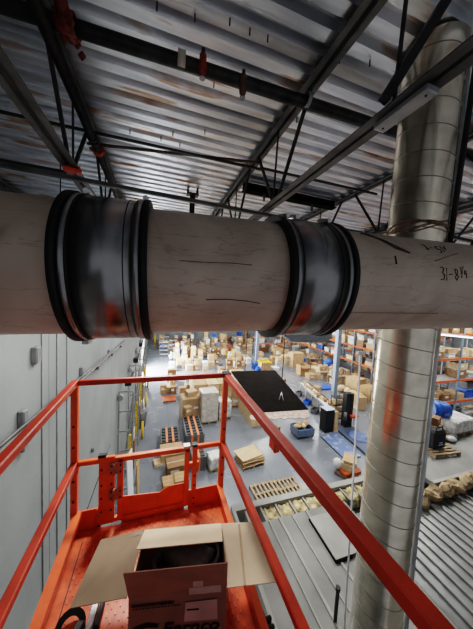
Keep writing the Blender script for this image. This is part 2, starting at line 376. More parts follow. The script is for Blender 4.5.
# small light under second joist
p = Vector((1.395, 1.19, 1.185))
t = thing('strip_light', 'short white strip light under the second roof joist', 'light', p)
obj('housing', MB().b2(p+Vector((-.035,-.17,-.0)), p+Vector((.06,.17,.04)), .006), mat('galv_housing', (.42,.43,.43), .4, .3), t)
obj('end_cap', MB().b2(p+Vector((-.03,.17,.003)), p+Vector((.055,.178,.035))), white, t)
obj('bolt', MB().tube(p+Vector((0,-.14,.002)),p+Vector((0,-.14,-.006)),.006,8).tube(p+Vector((.01,.14,.002)),p+Vector((.01,.14,-.006)),.006,8), dark, t)
obj('hanger', MB().b2(p+Vector((-.03,-.1,.045)), p+Vector((.03,-.07,.06))).b2(p+Vector((-.03,.07,.045)), p+Vector((.03,.1,.06))), chord, t)

# ------------------------------------------------------------ big horizontal pipe
PC = Vector((0, 1.0, .0775)); SL = Vector((1, -.05, .028)).normalized()
def pa(x): return PC + SL*(x/SL.x)
t = thing('drain_pipe', 'huge grimy off-white horizontal pipe crossing the whole view', 'pipe', PC)
def span(x0, x1, r): return MB().tube(pa(x0), pa(x1), r, 96, caps=False)
pvc = pvc_mat()
obj('pipe_section', span(-4.2, -.165, .232), pvc, t); obj('pipe_section', span(-.155, .60, .232), pvc, t); obj('pipe_section', span(.61, 5.2, .232), pvc, t)
# text on the pipe, hand-written
def onpipe(x, ang, r=.2335): # ang: 0 = towards camera, + up
    c = pa(x); return c + Vector((0, -cos(ang)*r, sin(ang)*r))
def scribble(strokes, x0, a0, s, r=.0018):
    q = MB()
    for st in strokes:
        pts = [onpipe(x0+px*s, a0+py*s/.2335) for px, py in st]
        q.path(pts, r, 6)
    return q
S31 = [[(0,1),(.3,1.05),(.35,.8),(.15,.62),(.4,.45),(.3,.1),(0,.1)], [(.65,1),(.6,.05)], [(.85,.5),(1.2,.55)],
       [(1.75,.9),(1.5,.95),(1.5,.65),(1.8,.4),(1.65,.1),(1.45,.3),(1.75,.7),(1.75,.9)], [(2.0,1.1),(2.2,1.1),(2.1,.85),(2.2,.65),(1.98,.6)], [(2.45,1.25),(2.1,.3)], [(2.5,.9),(2.45,.6),(2.7,.6)],[(2.65,.9),(2.62,.3)]]
o = obj('handwriting', scribble(S31, 1.14, .03, .058, .0014), ink, t)
o['label'] = 'handwritten 31-8 3/4 in black marker'
obj('handwriting', scribble([[(-.3,1.5),(2.7,2.5)], [(1.0,3.1),(.7,3.05),(.7,2.75),(1.0,2.7),(.95,2.4),(.7,2.35)],[(1.3,2.5),(1.35,3.2)],[(1.7,2.8),(1.9,3.3),(1.6,2.9)],[(-.6,3.1),(-.3,3.15),(-.35,2.8),(-.2,2.6),(-.5,2.6)],[(0,2.8),(.3,2.85)]], 1.14, .03, .058, .0014), ink, t)
o = obj('scuff_mark', scribble([[(0,0),(.5,-.4),(1,-.9),(1.6,-1.1)],[(.2,0),(.7,-.5),(1.5,-1.05)]], .82, 1.05, .11, .004), mat('brown_scuff', (.10,.06,.045), .8), t)
obj('scuff_mark', scribble([[(0,0),(.05,.4)]], .905, .28, .09, .003), ink, t)
obj('scuff_mark', scribble([[(0,0),(.7,.03),(1.4,-.02),(1.9,-.1)]], .15, -.42, .1, .0012), mat('brown_scuff',(.1,.06,.045)), t)
obj('scuff_mark', scribble([[(-1,0),(0,.0),(.9,.03),(1.6,0)]], .15, .10, .09, .0009), mat('brown_scuff',(.1,.06,.045)), t)
q = MB()
for i in range(26): 
    x = .72+i*.019; q.bar(onpipe(x, -.62), onpipe(x+.011, -.62), .004, .001)
obj('printed_line', q, mat('faded_ink', (.12,.09,.08), .8), t)

def coupling(x0, x1, label, screws):
    q = thing('pipe_coupling', label, 'pipe coupling', pa((x0+x1)/2))
    w = x1-x0
    obj('rubber_gasket', MB().ring(pa(x0), pa(x1), .2325, .245, 96), rubber, q)
    obj('shear_ring', MB().ring(pa(x0+.035), pa(x1-.02), .245, .2505, 128), steel, q)
    obj('rubber_lip', MB().ring(pa(x0-.004), pa(x0+.016), .2325, .259, 96), rubber, q)
    obj('rubber_lip', MB().ring(pa(x1-.012), pa(x1+.006), .2325, .258, 96), rubber, q)
    obj('rubber_lip', MB().ring(pa(x0+.036), pa(x0+.043), .2325, .2535, 96), rubber, q)
    for a, b in ((x0+.016, x0+.036), (x1-.034, x1-.013)):
        obj('clamp_band', MB().ring(pa(a), pa(b), .2505, .2545, 96), steel, q)
    obj('band_seam', MB().ring(pa(x1-.058), pa(x1-.056), .2505, .2515, 96), dark, q)
    for x, ang in screws:
        c = pa(x); d = Vector((0, -cos(ang), sin(ang))); tn = Vector((0, sin(ang), cos(ang))); p = c + d*.262
        obj('worm_screw', MB().bar(p-tn*.03, p+tn*.03, .02, .014, d).tube(p-tn*.042, p-tn*.028, .009, 8), galv, q)
    return q
coupling(-.265, -.028, 'steel-banded rubber coupling on left part of the big pipe', [(-.24, 1.50), (-.05, 1.45), (-.24,-1.5)])
coupling(.450, .712, 'steel-banded rubber coupling on right part of the big pipe', [(.485, 1.35), (.52, 1.30), (.67, 1.32), (.49, -1.4)])

# ------------------------------------------------------------ vertical spiral duct
DX, DY, DR = 2.175, 1.60, .219
t = thing('spiral_duct', 'tall shiny galvanised spiral duct rising behind the big pipe', 'duct', (DX, DY, -5.45))
obj('duct_wall', MB().tube((DX,DY,-5.45),(DX,DY,CZ-.02), DR, 72, caps=False), duct_mat(), t)
q = MB(); z = -5.4; n = 40; pitch = .20; prev = None; total = int((CZ+5.35)/pitch*n)
for i in range(total):
    a = 2*pi*i/n; zc = -5.42+pitch*i/n
    ring = []
    for dz, rr in ((-.004, DR-.0005), (-.0022, DR+.0035), (.0022, DR+.0035), (.004, DR-.0005)):
        ring.append(q.bm.verts.new((DX+cos(-a)*rr, DY+sin(-a)*rr, zc+dz)))
    if prev:
        for k in range(3):
            fc = q.bm.faces.new((prev[k], prev[k+1], ring[k+1], ring[k])); fc.smooth = True
    prev = ring
obj('spiral_seam', q, mat('seam_zinc', (.30,.28,.25), .4, .8), t)
q = MB()
for k in range(5):
    zz = .64+.014*k+random.uniform(-.01,.01)
    pts = [(DX+cos(a)*(DR+.004), DY+sin(a)*(DR+.004), zz+.02*sin(3*a+k)+.01*(a-3)) for a in [pi*.75+i*.16 for i in range(22)]]
    q.path(pts, .006+.003*(k%2), 5)
obj('torn_tape', q, mat('brown_tape', (.30,.21,.15), .8, 0, .3, 20), t)
for zz in (-.35,): pass
tag(obj('conduit', MB().tube((2.63, 1.585, -5.45), (2.575, 1.585, CZ), .024, 14), mat('conduit_light', (.55,.56,.57), .35, .6)), 'grey vertical conduit running down along the spiral duct', 'conduit')

# ------------------------------------------------------------ scissor lift platform
YB = 1.87; ZT = -.648; ZM = -1.235
def rail_tube(q, a, b, w=.042, bev=.005): return q.bar(a, b, w, w, bev=bev)
lift = thing('scissor_lift_platform', 'orange work platform with guard rails and diamond-plate deck', 'lift', (0, .7, DK))
XA, XB = -.525, .555
Y0 = -.55
# deck with diamond lugs
obj('deck', MB().b2((XA+.02, Y0, DK-.04), (XB-.01, YB-.01, DK)), orange_deck, lift)
q = MB(); i = 0
yy = .35
while yy < YB-.05:
    xx = XA+.09 + (.022 if i % 2 else 0)
    while xx < XB-.06:
        a = .78 if (int(round((xx-XA)/.022))+i) % 2 else -.78
        r = bmesh.ops.create_cube(q.bm, size=1, matrix=Matrix.Translation((xx,yy,DK+.001)) @ Matrix.Rotation(a+.78,4,'Z') @ Matrix.Diagonal((.007,.026,.005,1)))
        xx += .044
    yy += .030; i += 1
o = obj('tread_pattern', q, mat('worn_orange', (.92,.22,.10), .38, 0, .2, 12), lift); o['kind'] = 'stuff'
# toe boards
q = MB(); q.b2((XA-.005, Y0, DK-.08), (XA+.005, YB, -1.6)).b2((XA-.005, Y0, -1.605), (XA+.05, YB, -1.597)).b2((XA+.045,Y0,-1.63),(XA+.05,YB,-1.597))
obj('toe_board', q, orange, lift)
q = MB(); q.b2((XB-.005, Y0, DK-.08), (XB+.005, YB, -1.6)).b2((XB-.035, Y0, -1.607), (XB+.005, YB, -1.597)); obj('toe_board', q, orange, lift)
obj('deck_seam', MB().b2((XA+.075, Y0, DK), (XA+.08, YB-.1, DK+.004)), dark, lift)
# long rails
railshade = mat('rail_orange_shaded', (.52,.05,.018), .42, 0, .12, 9, bump=.05, bscale=60)  # shade on the orange rails painted in as a darker red
def lr(x, z, nm='guard_rail', m=railshade, w=.042): obj(nm, rail_tube(MB(), (x, Y0, z), (x, YB, z), w), m, lift)
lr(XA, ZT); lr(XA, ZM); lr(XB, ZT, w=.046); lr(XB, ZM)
obj('guard_rail', rail_tube(MB(), (XA+.02, YB, ZT), (XB-.02, YB, ZT), .036), railshade, lift)
# posts
obj('post', MB().bar((XA, YB, DK-.1), (XA, YB, ZT), .042, .042, up=(0,1,0), bev=.004), orange, lift)
obj('post', MB().bar((XB, YB, DK-.1), (XB, YB, ZT), .042, .042, up=(0,1,0), bev=.004), orange, lift)
obj('rail_cap', MB().b2((XB-.03, YB-.05, ZT+.018), (XB+.03, YB+.03, ZT+.028)), black, lift)
for x in (XA, XB):
    for z in (-.95, -1.1, -1.35, -1.5):
        obj('bolt', MB().tube((x, YB-.021, z), (x, YB-.03, z), .007, 8), dark, lift)
    obj('collar', MB().box((x, YB, ZM-.035), (.056,.056,.05), None, .004), orange, lift)
# rail stub half way along right top rail
obj('rail_bracket', MB().box((XB-.005, .98, ZT-.045), (.03,.06,.05), None, .004), orange, lift)
# mid rail at far side, gate
hx0, hx1 = -.37, -.285     # hinge plate
obj('guard_rail', rail_tube(MB(), (XA+.02, YB, ZM), (hx0+.01, YB, ZM), .034), orange, lift)
q = MB().b2((hx0, YB-.015, DK+.02), (hx1+.02, YB+.01, ZM+.025), .003)
hp = obj('hinge_post', q, orange, lift)
for z in (-1.30,-1.42,-1.52,-1.62):
    for x in (hx0+.02, hx1):
        obj('bolt', MB().tube((x, YB-.016, z), (x, YB-.022, z), .007, 8), black, hp)
obj('rubber_stop', MB().box((hx0+.02, YB, ZM+.035), (.05,.03,.02)), black, hp)
obj('toe_board', MB().b2((XA, YB-.006, DK-.05), (hx0+.02, YB+.004, -1.6)), orange, lift)
q = MB().b2((hx0-.012, YB-.022, DK), (hx0+.02, YB-.008, -1.6), .003); o = obj('latch_bracket', q, orange, lift)
obj('bolt', MB().tube((hx0+.004, YB-.022, -1.64), (hx0+.004, YB-.03, -1.64), .007, 8), galv, o); obj('bolt', MB().tube((hx0+.004, YB-.022, -1.72), (hx0+.004, YB-.03, -1.72), .007, 8), dark, o)
# gate
gx0, gx1 = -.225, .262
gate = obj('gate', MB().bar((gx0-.04, YB, ZM-.005), (gx1+.02, YB, ZM-.005), .036, .036, bev=.003).bar((gx0, YB, DK+.03), (gx0, YB, ZM), .036, .036, up=(0,1,0), bev=.003)
    .bar((gx1, YB, DK+.03), (gx1, YB, ZM), .036, .036, up=(0,1,0), bev=.003).bar((gx0-.04, YB, DK+.04), (gx1+.01, YB, DK+.04), .03, .03, bev=.003), orange, lift)
pp = [(gx0+.02, -1.59), (-.03,-1.59), (.02,-1.565), (.17,-1.565), (gx1-.02,-1.54), (gx1-.02, DK+.04), (gx0+.02, DK+.04)]
pp = [(gx0+.01, -1.545), (.06,-1.57), (.10,-1.545), (.135,-1.53), (gx1-.01,-1.53), (gx1-.01, DK-.03), (gx0+.01, DK-.03)]
obj('toe_panel', MB().poly([(x, YB+.004, z) for x, z in pp], .006, (0,-1,0)), orange, gate)
for z in (-1.30, -1.50):
    h = obj('hinge', MB().box((gx0-.035, YB-.022, z), (.085, .006, .085), None, .002).tube((gx0-.045,YB-.028,z-.045),(gx0-.045,YB-.028,z+.045),.01,10), mat('worn_hinge', (.50,.20,.14), .4, .3), gate)
    for dx in (-.06, 0):
        for dz in (-.025,.025): obj('bolt', MB().tube((gx0+dx,YB-.025,z+dz),(gx0+dx,YB-.031,z+dz),.006,8), dark, h)
obj('gate_stop', MB().box((gx1+.04, YB, -1.385), (.12,.03,.045), None, .003), orange, gate)
obj('rail_cap', MB().box((gx1-.005,YB,ZM+.02),(.05,.045,.018)), galv, gate)
lx = .325
obj('latch_post', MB().bar((lx, YB, DK), (lx, YB, ZM+.01), .036, .036, up=(0,1,0), bev=.003), orange, lift)
obj('rail_cap', MB().box((lx-.005,YB,ZM+.02),(.04,.045,.018)), black, lift)
obj('guard_rail', rail_tube(MB(), (lx, YB, ZM), (XB-.02, YB, ZM), .034), orange, lift)
obj('toe_board', MB().b2((gx1+.02, YB-.006, DK-.05), (XB, YB+.004, -1.6)), orange, lift)
for z in (-1.47,-1.55,-1.66,-1.71): obj('bolt', MB().tube((lx,YB-.018,z),(lx,YB-.024,z),.006,8), dark, lift)
# rubber bumper at the right side
q = MB()
for k in range(4): q.box((XB+.045, .93+.035*k, DK-.02), (.07,.022,.12), None, .006)
q.b2((XB+.01,.90,DK-.07),(XB+.05,1.07,DK+.03))
obj('rubber_bumper', q, rubber, lift)
# guard wire brace seen behind left opening
tag(obj('steel_cable', MB().tube((-.56,2.2,-2.0),(-.40,2.5,-1.5),.003,6), dark), 'thin dark cable slanting behind the hinge post', 'cable')

# ------------------------------------------------------------ the open carton on the deck
ct = thing('open_carton', 'open brown cardboard box with dark fittings inside, on the orange deck', 'box', (.16, 1.25, DK))
zr = -1.45
BL, BR, FR, FL = Vector((-.035,1.455,zr)), Vector((.428,1.375,zr)), Vector((.372,1.045,zr)), Vector((-.091,1.125,zr))
dn = Vector((0,0,DK-zr+.003))
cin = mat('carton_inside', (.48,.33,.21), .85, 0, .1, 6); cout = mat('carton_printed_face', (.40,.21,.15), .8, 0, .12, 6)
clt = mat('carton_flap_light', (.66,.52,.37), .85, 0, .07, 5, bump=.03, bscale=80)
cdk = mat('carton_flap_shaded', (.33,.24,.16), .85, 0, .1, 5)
def sheet(pts, m, name, parent, th=.004, mm=None):
    q = MB(); q.poly(pts, th); return obj(name, q, m, parent)
sheet([BL, BR, BR+dn, BL+dn], cin, 'side_panel', ct); sheet([BL, FL, FL+dn, BL+dn], cin, 'side_panel', ct); sheet([BR, FR, FR+dn, BR+dn], cin, 'side_panel', ct)
front = sheet([FL, FR, FR+dn, FL+dn], cout, 'front_panel', ct)
sheet([BL+dn, BR+dn, FR+dn, FL+dn], cin, 'bottom_panel', ct)
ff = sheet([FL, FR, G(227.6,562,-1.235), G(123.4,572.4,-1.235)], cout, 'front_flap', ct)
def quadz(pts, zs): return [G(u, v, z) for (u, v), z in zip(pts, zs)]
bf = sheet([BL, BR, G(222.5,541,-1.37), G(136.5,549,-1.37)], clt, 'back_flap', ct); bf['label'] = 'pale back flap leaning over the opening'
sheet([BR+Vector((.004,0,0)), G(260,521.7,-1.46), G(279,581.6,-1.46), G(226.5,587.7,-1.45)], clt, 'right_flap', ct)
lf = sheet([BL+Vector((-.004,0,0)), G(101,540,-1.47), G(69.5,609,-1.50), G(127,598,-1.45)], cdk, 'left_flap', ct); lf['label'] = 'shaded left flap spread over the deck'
q = MB(); a = G(120,540,-1.462); 
obj('tape_strip', MB().poly([G(119,536,-1.462),G(142,531,-1.447),G(143,534,-1.447),G(121,540,-1.462)], .001, (0,0,1)), mat('brown_gum_tape', (.30,.19,.12), .4), lf)
q = MB().poly([G(238,524,-1.452),G(240,524,-1.452),G(246,585,-1.452),G(244,585,-1.452)], .0008, (0,0,1)); obj('crease', q, cin, ct)
# labels and print
FX = (FR-FL).normalized(); up = Vector((0,0,1)); nF = up.cross(FX)*-1
nF = FX.cross(up); 
if nF.y > 0: nF = -nF
def facept(u, v, off=.003):   # point on the near face plane through FL, FR (vertical) 
    r = ray(u, v); k = FL.dot(nF)/r.dot(nF); return r*k + nF*off
fa, fb, fc_, fd = FL, FR, G(227.6,562,-1.235), G(123.4,572.4,-1.235)
fn = (fb-fa).cross(fd-fa).normalized()
if fn.y > 0: fn = -fn
def flappt(u, v, off=.0055):
    r = ray(u, v); k = fa.dot(fn)/r.dot(fn); return r*k + fn*off
n2 = (FR-FL).cross(Vector((0,0,1))).normalized()
if n2.y > 0: n2 = -n2
_fl = flappt
def flappt(u, v, off=.0055):
    ve = 598-(u-127)*.1035
    if v < ve: return _fl(u, v, off)
    r = ray(u, v); return r*(FL.dot(n2)/r.dot(n2)) + n2*off
def lab(pts, m, nm, par, fnp=flappt, off=.0055): return obj(nm, MB().poly([fnp(u, v, off) for u, v in pts], .0006, n2), m, par)
lw = mat('carton_white_label', (.66,.52,.47), .7, 0, .08, 20); lp = mat('carton_pink_label', (.70,.48,.42), .7, 0, .08, 9)
l1 = lab([(189,586.5),(221,583),(221,590.5),(189,593.5)], lw, 'paper_label', ff); lab([(193,580),(203,579),(203,584.5),(193,585.5)], lw, 'paper_label', ff)
for k in range(9): lab([(190+3.3*k,588),(191.6+3.3*k,587.8),(191.6+3.3*k,591),(190+3.3*k,591.2)], cout, 'barcode', l1, flappt, .0065) if k not in (4,) else None
l2 = lab([(185.5,601),(217,597.5),(217.5,617.5),(184,620)], lp, 'paper_label', ff)
lab([(187,607.5),(199,606.4),(199,608),(187,609)], ink, 'printed_text', l2, flappt, .0065)
def face_text(s, u, v, px, parent, **k):
    o0 = flappt(u, v, .0060); d = (flappt(u+px, v-px*.095, .006)-o0)
    upv = n2.cross(d.normalized()); upv = upv if upv.z > 0 else -upv
    return o0, d, upv
def put_text(s, u, v, u2, size, parent, shear=0, bold=0, m=ink):
    o0, d, upv = face_text(s, u, v, u2-u, parent)
    t_ = text_part('printed_text', s, size, o0, d, upv, m, parent, shear, bold)
    xs = [p.co for p in t_.data.vertices]; x = d.normalized(); oo = o0-ORG[parent.name]
    w = max((c-oo).dot(x) for c in xs); k = d.length/max(w, 1e-6)
    for p in t_.data.vertices:
        r = p.co-oo; a = r.dot(x); p.co = p.co + x*(a*(k-1))
    return t_
def printed_row(u0, u1, v0, h, step, fill, m):
    q = MB(); u = u0
    while u < u1:
        w = min(step*fill*random.uniform(.8, 1.1), u1-u); sl = lambda x: v0-(x-u0)*.105
        q.poly([flappt(x, y, .006) for x, y in ((u, sl(u)), (u+w, sl(u+w)), (u+w, sl(u+w)+h), (u, sl(u)+h))], .0006, n2); u += step
    obj('printed_line', q, m, ff)
printed_row(132, 174, 604.2, 2.0, 2.4, .9, ink); printed_row(133, 181, 607.8, 1.0, 3.2, .8, mat('faded_print', (.06,.03,.025), .8))
put_text('Fernco', 161, 633, 219, .085, ff, .18, .001)
lab([(133,627),(147,622),(159,623),(158,626),(146,626),(138,632)], ink, 'logo_mark', ff, flappt, .006)
q = MB(); 
for k in range(3):
    c = Vector((.10+.10*k, 1.27-.01*k, -1.56)); q = MB().ring(c, c+Vector((0,0,.09)), .07, .085, 32).ring(c+Vector((0,0,.02)), c+Vector((0,0,.035)), .085, .088, 32)
    tag(obj('rubber_coupling', q, mat('soft_grey_rubber', (.13,.13,.135), .5, 0, .2, 9)), ['dark round rubber fitting in open box, leftmost','dark round rubber fitting in open box, middle','dark round rubber fitting in open box, rightmost'][k], 'pipe fitting') if k!=1 else tag(obj('rubber_coupling', MB().tube((.12,1.36,-1.52),(.30,1.18,-1.50),.075,32,.09), mat('soft_grey_rubber',(.13,.13,.135))), 'dark rubber cone fitting lying on top in open box', 'pipe fitting')
# tool lying beside the box
t = thing('hand_tool', 'black and steel clamp tool on deck left of the box', 'tool', (-.28, 1.1, DK))
p1, p2 = G(88,632,DK+.03), G(96,604,DK+.03)
obj('steel_blade', MB().bar(p1, p2, .035, .03, bev=.004), galv, t)
obj('black_grip', MB().bar(p1+Vector((-.06,0,.0)), p2+Vector((-.05,-.06,.0)), .05, .04, bev=.01).bar(p1+Vector((.035,0,0)), p2+Vector((.035,0,0)), .022, .04, bev=.004), black, t)
obj('black_ring', MB().ring(G(70,628,DK+.005),G(70,628,DK+.02),.04,.07,24), black, t)

# ------------------------------------------------------------ hanging black board right of the lift
t = thing('ceiling_board', 'flat matte black panel with torn beige edge hung right of the lift', 'panel', G(270,392,-2.5))
A, B_, C_, D_ = G(231,372,-2.5), G(275,371,-2.5), G(308,410,-2.5), G(262,413,-2.5)
obj('sheet', MB().poly([A, B_, C_, D_], .03, (0,0,1)), foam, t)
q = MB(); pts = [D_+(C_-D_)*k/12.0 for k in range(13)]
low = [G(250+59*k/12.0+ (1 if k==12 else 0), 419.5-2*k/12.0 + (1.5 if k%2 else 0), -2.5) for k in range(13)]
q.poly([G(250,416.0,-2.5)]+[D_]+[C_]+[p for p in reversed(low)], .012, (0,0,1)); obj('torn_edge', q, beige, t)
e = D_.lerp(A, .05); q = MB().bar(G(231,374,-2.53), G(262,414,-2.53), .06, .05); obj('edge_strip', q, beige, t)
obj('wire_loop', MB().path([G(279,400,-2.47), G(281.5,392,-2.35), G(283.5,401,-2.47)], .008, 6), galvrail, t)
for i,(u,v,l) in enumerate([(245,372,'thin dark suspension rod at far end of the black panel'),(282,380,'thin dark suspension rod at right edge of the black panel')]):
    p = G(u,v,-2.47); tag(obj('suspension_rod', MB().tube(p, (p.x,p.y,CZ-.01), .012, 8), dark), l, 'rod')

# ------------------------------------------------------------ mezzanine / office roof lower right
MZ = -5.5
t = thing('office_roof', 'grey sheet-metal roof of the office below, with open framed edge', 'roof', (4.2, 3, FZ))
obj('roof_sheet', MB().b2((2.05,-2.0,MZ-.12),(5.1,4.98,MZ)), mezz, t)
obj('office_wall', MB().b2((2.1,-1.9,FZ),(5.1,5.5,MZ-.55)), mezzl, t)
for (x, dx) in ((2.55,.02),(2.78,.015),(3.07,.03),(3.42,.015),(3.86,.03),(4.5,.02),):
    obj('standing_seam', MB().b2((x-dx,-2,MZ),(x+dx,4.98,MZ+.025)), mezzl, t)
obj('edge_beam', MB().b2((2.02,5.42,MZ-.08),(8.4,5.6,MZ+.02)).b2((2.02,5.42,MZ-.55),(8.4,5.44,MZ-.08)), mezzl, t)
obj('side_beam', MB().b2((1.98,-2,MZ-.4),(2.06,5.6,MZ+.02)), mezzl, t)
obj('side_sheet', MB().b2((1.55,-2,MZ-.9),(1.98,4.2,MZ-.82)), whitep, t)
obj('bay_floor', MB().b2((2.06,4.98,MZ-.5),(8.4,5.42,MZ-.45)), mezz, t)
for k in range(14):
    x = 2.3+k*.43; obj('stud', MB().b2((x,4.98,MZ-.4),(x+.05,5.42,MZ-.03)), mezzl, t)
for k in range(13):
    if k in (0,): continue
    x = 2.3+k*.43; q = MB()
    q.box((x+.24, 5.2, MZ-.22), (.36,.40,.34), None, .05); bmesh.ops.subdivide_edges(q.bm, edges=q.bm.edges[:], cuts=2, use_grid_fill=True)
    for v in q.bm.verts: v.co += Vector((random.uniform(-.03,.03),random.uniform(-.02,.02),random.uniform(-.05,.05)))
    for fc in q.bm.faces: fc.smooth = True
    o = obj('insulation_batt', q, insul, t)
qp = thing('steel_plate', 'flat pale grey plate lying on the office roof beside the duct', 'plate', (4.4,4.2,MZ))
obj('plate', MB().poly([G(309,518,MZ+.04),G(345,509,MZ+.04),G(372,548,MZ+.04),G(336,561,MZ+.04)], .03, (0,0,1)), mezzl, qp)
obj('dark_edge', MB().bar(G(309,519,MZ+.03),G(336,562,MZ+.03),.03,.03).bar(G(336,562,MZ+.03),G(352,556,MZ+.03),.05,.05), foam, qp)
p = G(335,622,MZ); tag(obj('vent_pipe', MB().tube(p, p+Vector((0,0,.62)), .03, 10).tube(p+Vector((0,0,.6)), p+Vector((0,0,.66)), .04, 10), dark), 'short black pipe standing on the office roof sheets', 'pipe')
# corrugated roof deck to the right
q = MB(); x = 5.12; pv = None
while x < 16:
    for dx, dz in ((0,0),(.14,0),(.155,.04),(.22,.04),(.235,0)):
        a = q.bm.verts.new((x+dx,-2.0,-5.72+dz)); b = q.bm.verts.new((x+dx,4.42,-5.72+dz))
        if pv: q.bm.faces.new((pv[0],pv[1],b,a))
        pv = (a,b)
    x += .26001
t = thing('corrugated_roof', 'ribbed grey metal roof at lower right of the duct', 'roof', (11,1,-5.8))
obj('ribbed_deck', q, mat('grey_ribbed_metal', (.20,.205,.20), .4, .45, .15, 3), t)
obj('deck_support', MB().b2((5.3,-2,FZ),(15.9,4.3,-5.76)), mezz, t)
t = thing('mezzanine_ledge', 'smooth grey concrete ledge behind the ribbed roof, holding goods', 'ledge', (12,6,FZ))
obj('ledge_top', MB().b2((8.42,4.85,MZ-.15),(16.5,7.4,MZ)), mezz, t)
obj('ledge_rim', MB().b2((8.42,4.75,MZ-.2),(16.5,4.85,MZ+.03)), mezzl, t)
obj('ledge_wall', MB().b2((8.6,5.2,FZ),(16.3,7.3,MZ-.15)), mezz, t)
q0 = None
for k in range(16):
    x = 7.5+k*.5+random.uniform(-.08,.08); q = MB().sphere((0,0,0), .26, (1.0,.7,.75), 2)
    for v in q.bm.verts: v.co += Vector((random.uniform(-.06,.06),random.uniform(-.06,.06),random.uniform(-.06,.06)))
    for fc in q.bm.faces: fc.smooth = False
    q.bm.verts.ensure_lookup_table()
    o = obj('insulation_lump', q, mat('tan_insulation', (.45,.33,.2), .95, 0, .3, 5, bump=.5, bscale=14), org=(0,0,0)); o.location = (x, 4.52+random.uniform(-.05,.05), -5.52); o.rotation_euler = (0,0,random.uniform(0,3))
    tag(o, 'rough tan insulation lump lying between ledge and ribbed roof', 'insulation', 'insulation lumps along the ledge')
# white pole
p = Vector((2.0*1.09/1.06, 2.0/1.02, 0)); PY = 2.72
t = thing('white_pole', 'thin white pole with small white head standing on office roof', 'pole', (PY*1.09, PY, MZ))
obj('pole_shaft', MB().tube((PY*1.12,PY,MZ),(PY*1.045,PY,-.72),.0135,10), whitep, t)
obj('pole_head', MB().b2((PY*1.045-.06,PY-.03,-.74),(PY*1.045+.07,PY+.03,-.69),.008), whitep, t)
# grey duct end hanging past the right coupling
t = thing('hanging_duct', 'flat grey sheet-metal duct seen just under the right coupling', 'duct', (6,9,-1.9))
pts = [YP(284,335,9.0), YP(329,332,9.0), YP(333,338,9.6), YP(322,343,9.6), YP(292,342,9.4)]
obj('duct_shell', MB().poly(pts, .5, (0,1,0)), mat('grey_sheet', (.33,.35,.37), .5, .2), t)
hp_ = YP(306,333,9.2); obj('hanger', MB().tube(hp_, (hp_.x, hp_.y, CZ), .02, 8), dark, t)

# ------------------------------------------------------------ building columns
for (u,v,w,l) in [(333,403,.34,'pale blue-grey steel column right of the packing line'),(256,366,.34,'pale blue-grey steel column beyond the black panel')]:
    p = G(u,v); t = thing('steel_column', l, 'column', p)
    obj('shaft', MB().b2(p+Vector((-w/2,-w/2,0)), (p.x+w/2,p.y+w/2,CZ)), colp, t); obj('base_plate', MB().b2(p+Vector((-w*.8,-w*.8,0)), p+Vector((w*.8,w*.8,.04))), galvrail, t)

# ------------------------------------------------------------ dock door hardware on left wall
def dock(y, lab_i, s=1.0):
    ls = ['nearest grey door track frame on the left wall with round spool','second grey door track frame along left wall','third grey door track frame along left wall','farthest grey door track frame along left wall']
    t = thing('door_track', ls[lab_i], 'door track', (XL, y, FZ))
    h0, h1 = FZ+.2, FZ+4.6
    for dx in (.05, .55): obj('rail', MB().b2((XL+dx,y-.03,h0),(XL+dx+.06,y+.03,h1)), galvrail, t)
    for k in range(6): obj('rung', MB().b2((XL+.05,y-.02,h0+.4+k*.8),(XL+.6,y+.02,h0+.46+k*.8)), galvrail, t)
    obj('diagonal', MB().bar((XL+.6,y,h1),(XL+.15,y+.5,h0),.05,.05), galvrail, t)
    obj('spool', MB().tube((XL+.1,y+.05,h1-.25),(XL+.1,y+.2,h1-.25),.12,16), galvrail, t)
    obj('motor', MB().b2((XL+.2,y+.6,h1),(XL+.45,y+.85,h1+.25),.03).tube((XL+.4,y+.5,h1+.2),(XL+.4,y+1.8,h1+.2),.05,8), dark, t)
    p = Vector((XL+.75, y+.9, FZ)); t2 = thing('bollard', ['yellow dock bollard under nearest door track','yellow dock bollard under second door track','yellow dock bollard under third door track','yellow dock bollard under farthest door track'][lab_i], 'bollard', p)
    obj('post', MB().tube(p, p+Vector((0,0,1.0)), .07, 14), yellow, t2); obj('cap', MB().sphere(p+Vector((0,0,1.0)), .07), yellow, t2)
    p = Vector((XL+.3, y+1.6, FZ)); t3 = thing('dock_gate', ['yellow and brown dock gate by nearest track','yellow and brown dock gate by second track','yellow and brown dock gate by third track','yellow and brown dock gate by farthest track'][lab_i], 'gate', p)
    obj('upright', MB().b2(p+Vector((0,0,0)), p+Vector((.12,.12,1.9))), yellow, t3); obj('panel', MB().b2(p+Vector((.0,.2,.1)), p+Vector((.25,.5,1.6))), cards[2], t3)
    obj('sign', MB().b2(p+Vector((.2,.02,1.6)), p+Vector((.22,.4,2.1))), white, t3)
for i, y in enumerate((9.9, 13.4, 17.6, 21.4)): dock(y, i)
def leaning(p, w, h, m, l, tilt=.12):
    o = obj('leaning_board', MB().box((0,0,h/2),(w,.04,h),None,.005), m, org=(0,0,0)); o.location = p; o.rotation_euler = (0, -tilt, pi/2*0+1.3)
    tag(o, l, 'board')
leaning((XL+.62, 9.6, FZ), .5, 2.5, whitep, 'white board leaning at foot of the nearest door track')
leaning((XL+.85, 10.2, FZ), .3, 1.6, cards[1], 'tan board leaning beside the white board at nearest track')
p = G(141,428-1); t = thing('waste_bin', 'dark grey waste bin on floor near the left wall', 'bin', p)
obj('bin_body', MB().tube(p, p+Vector((0,0,.95)), .24, 4, .34), greyp, t); obj('lid', MB().box(p+Vector((0,0,.98)),(.55,.55,.06),Euler((0,0,.78)),.02), chord, t)

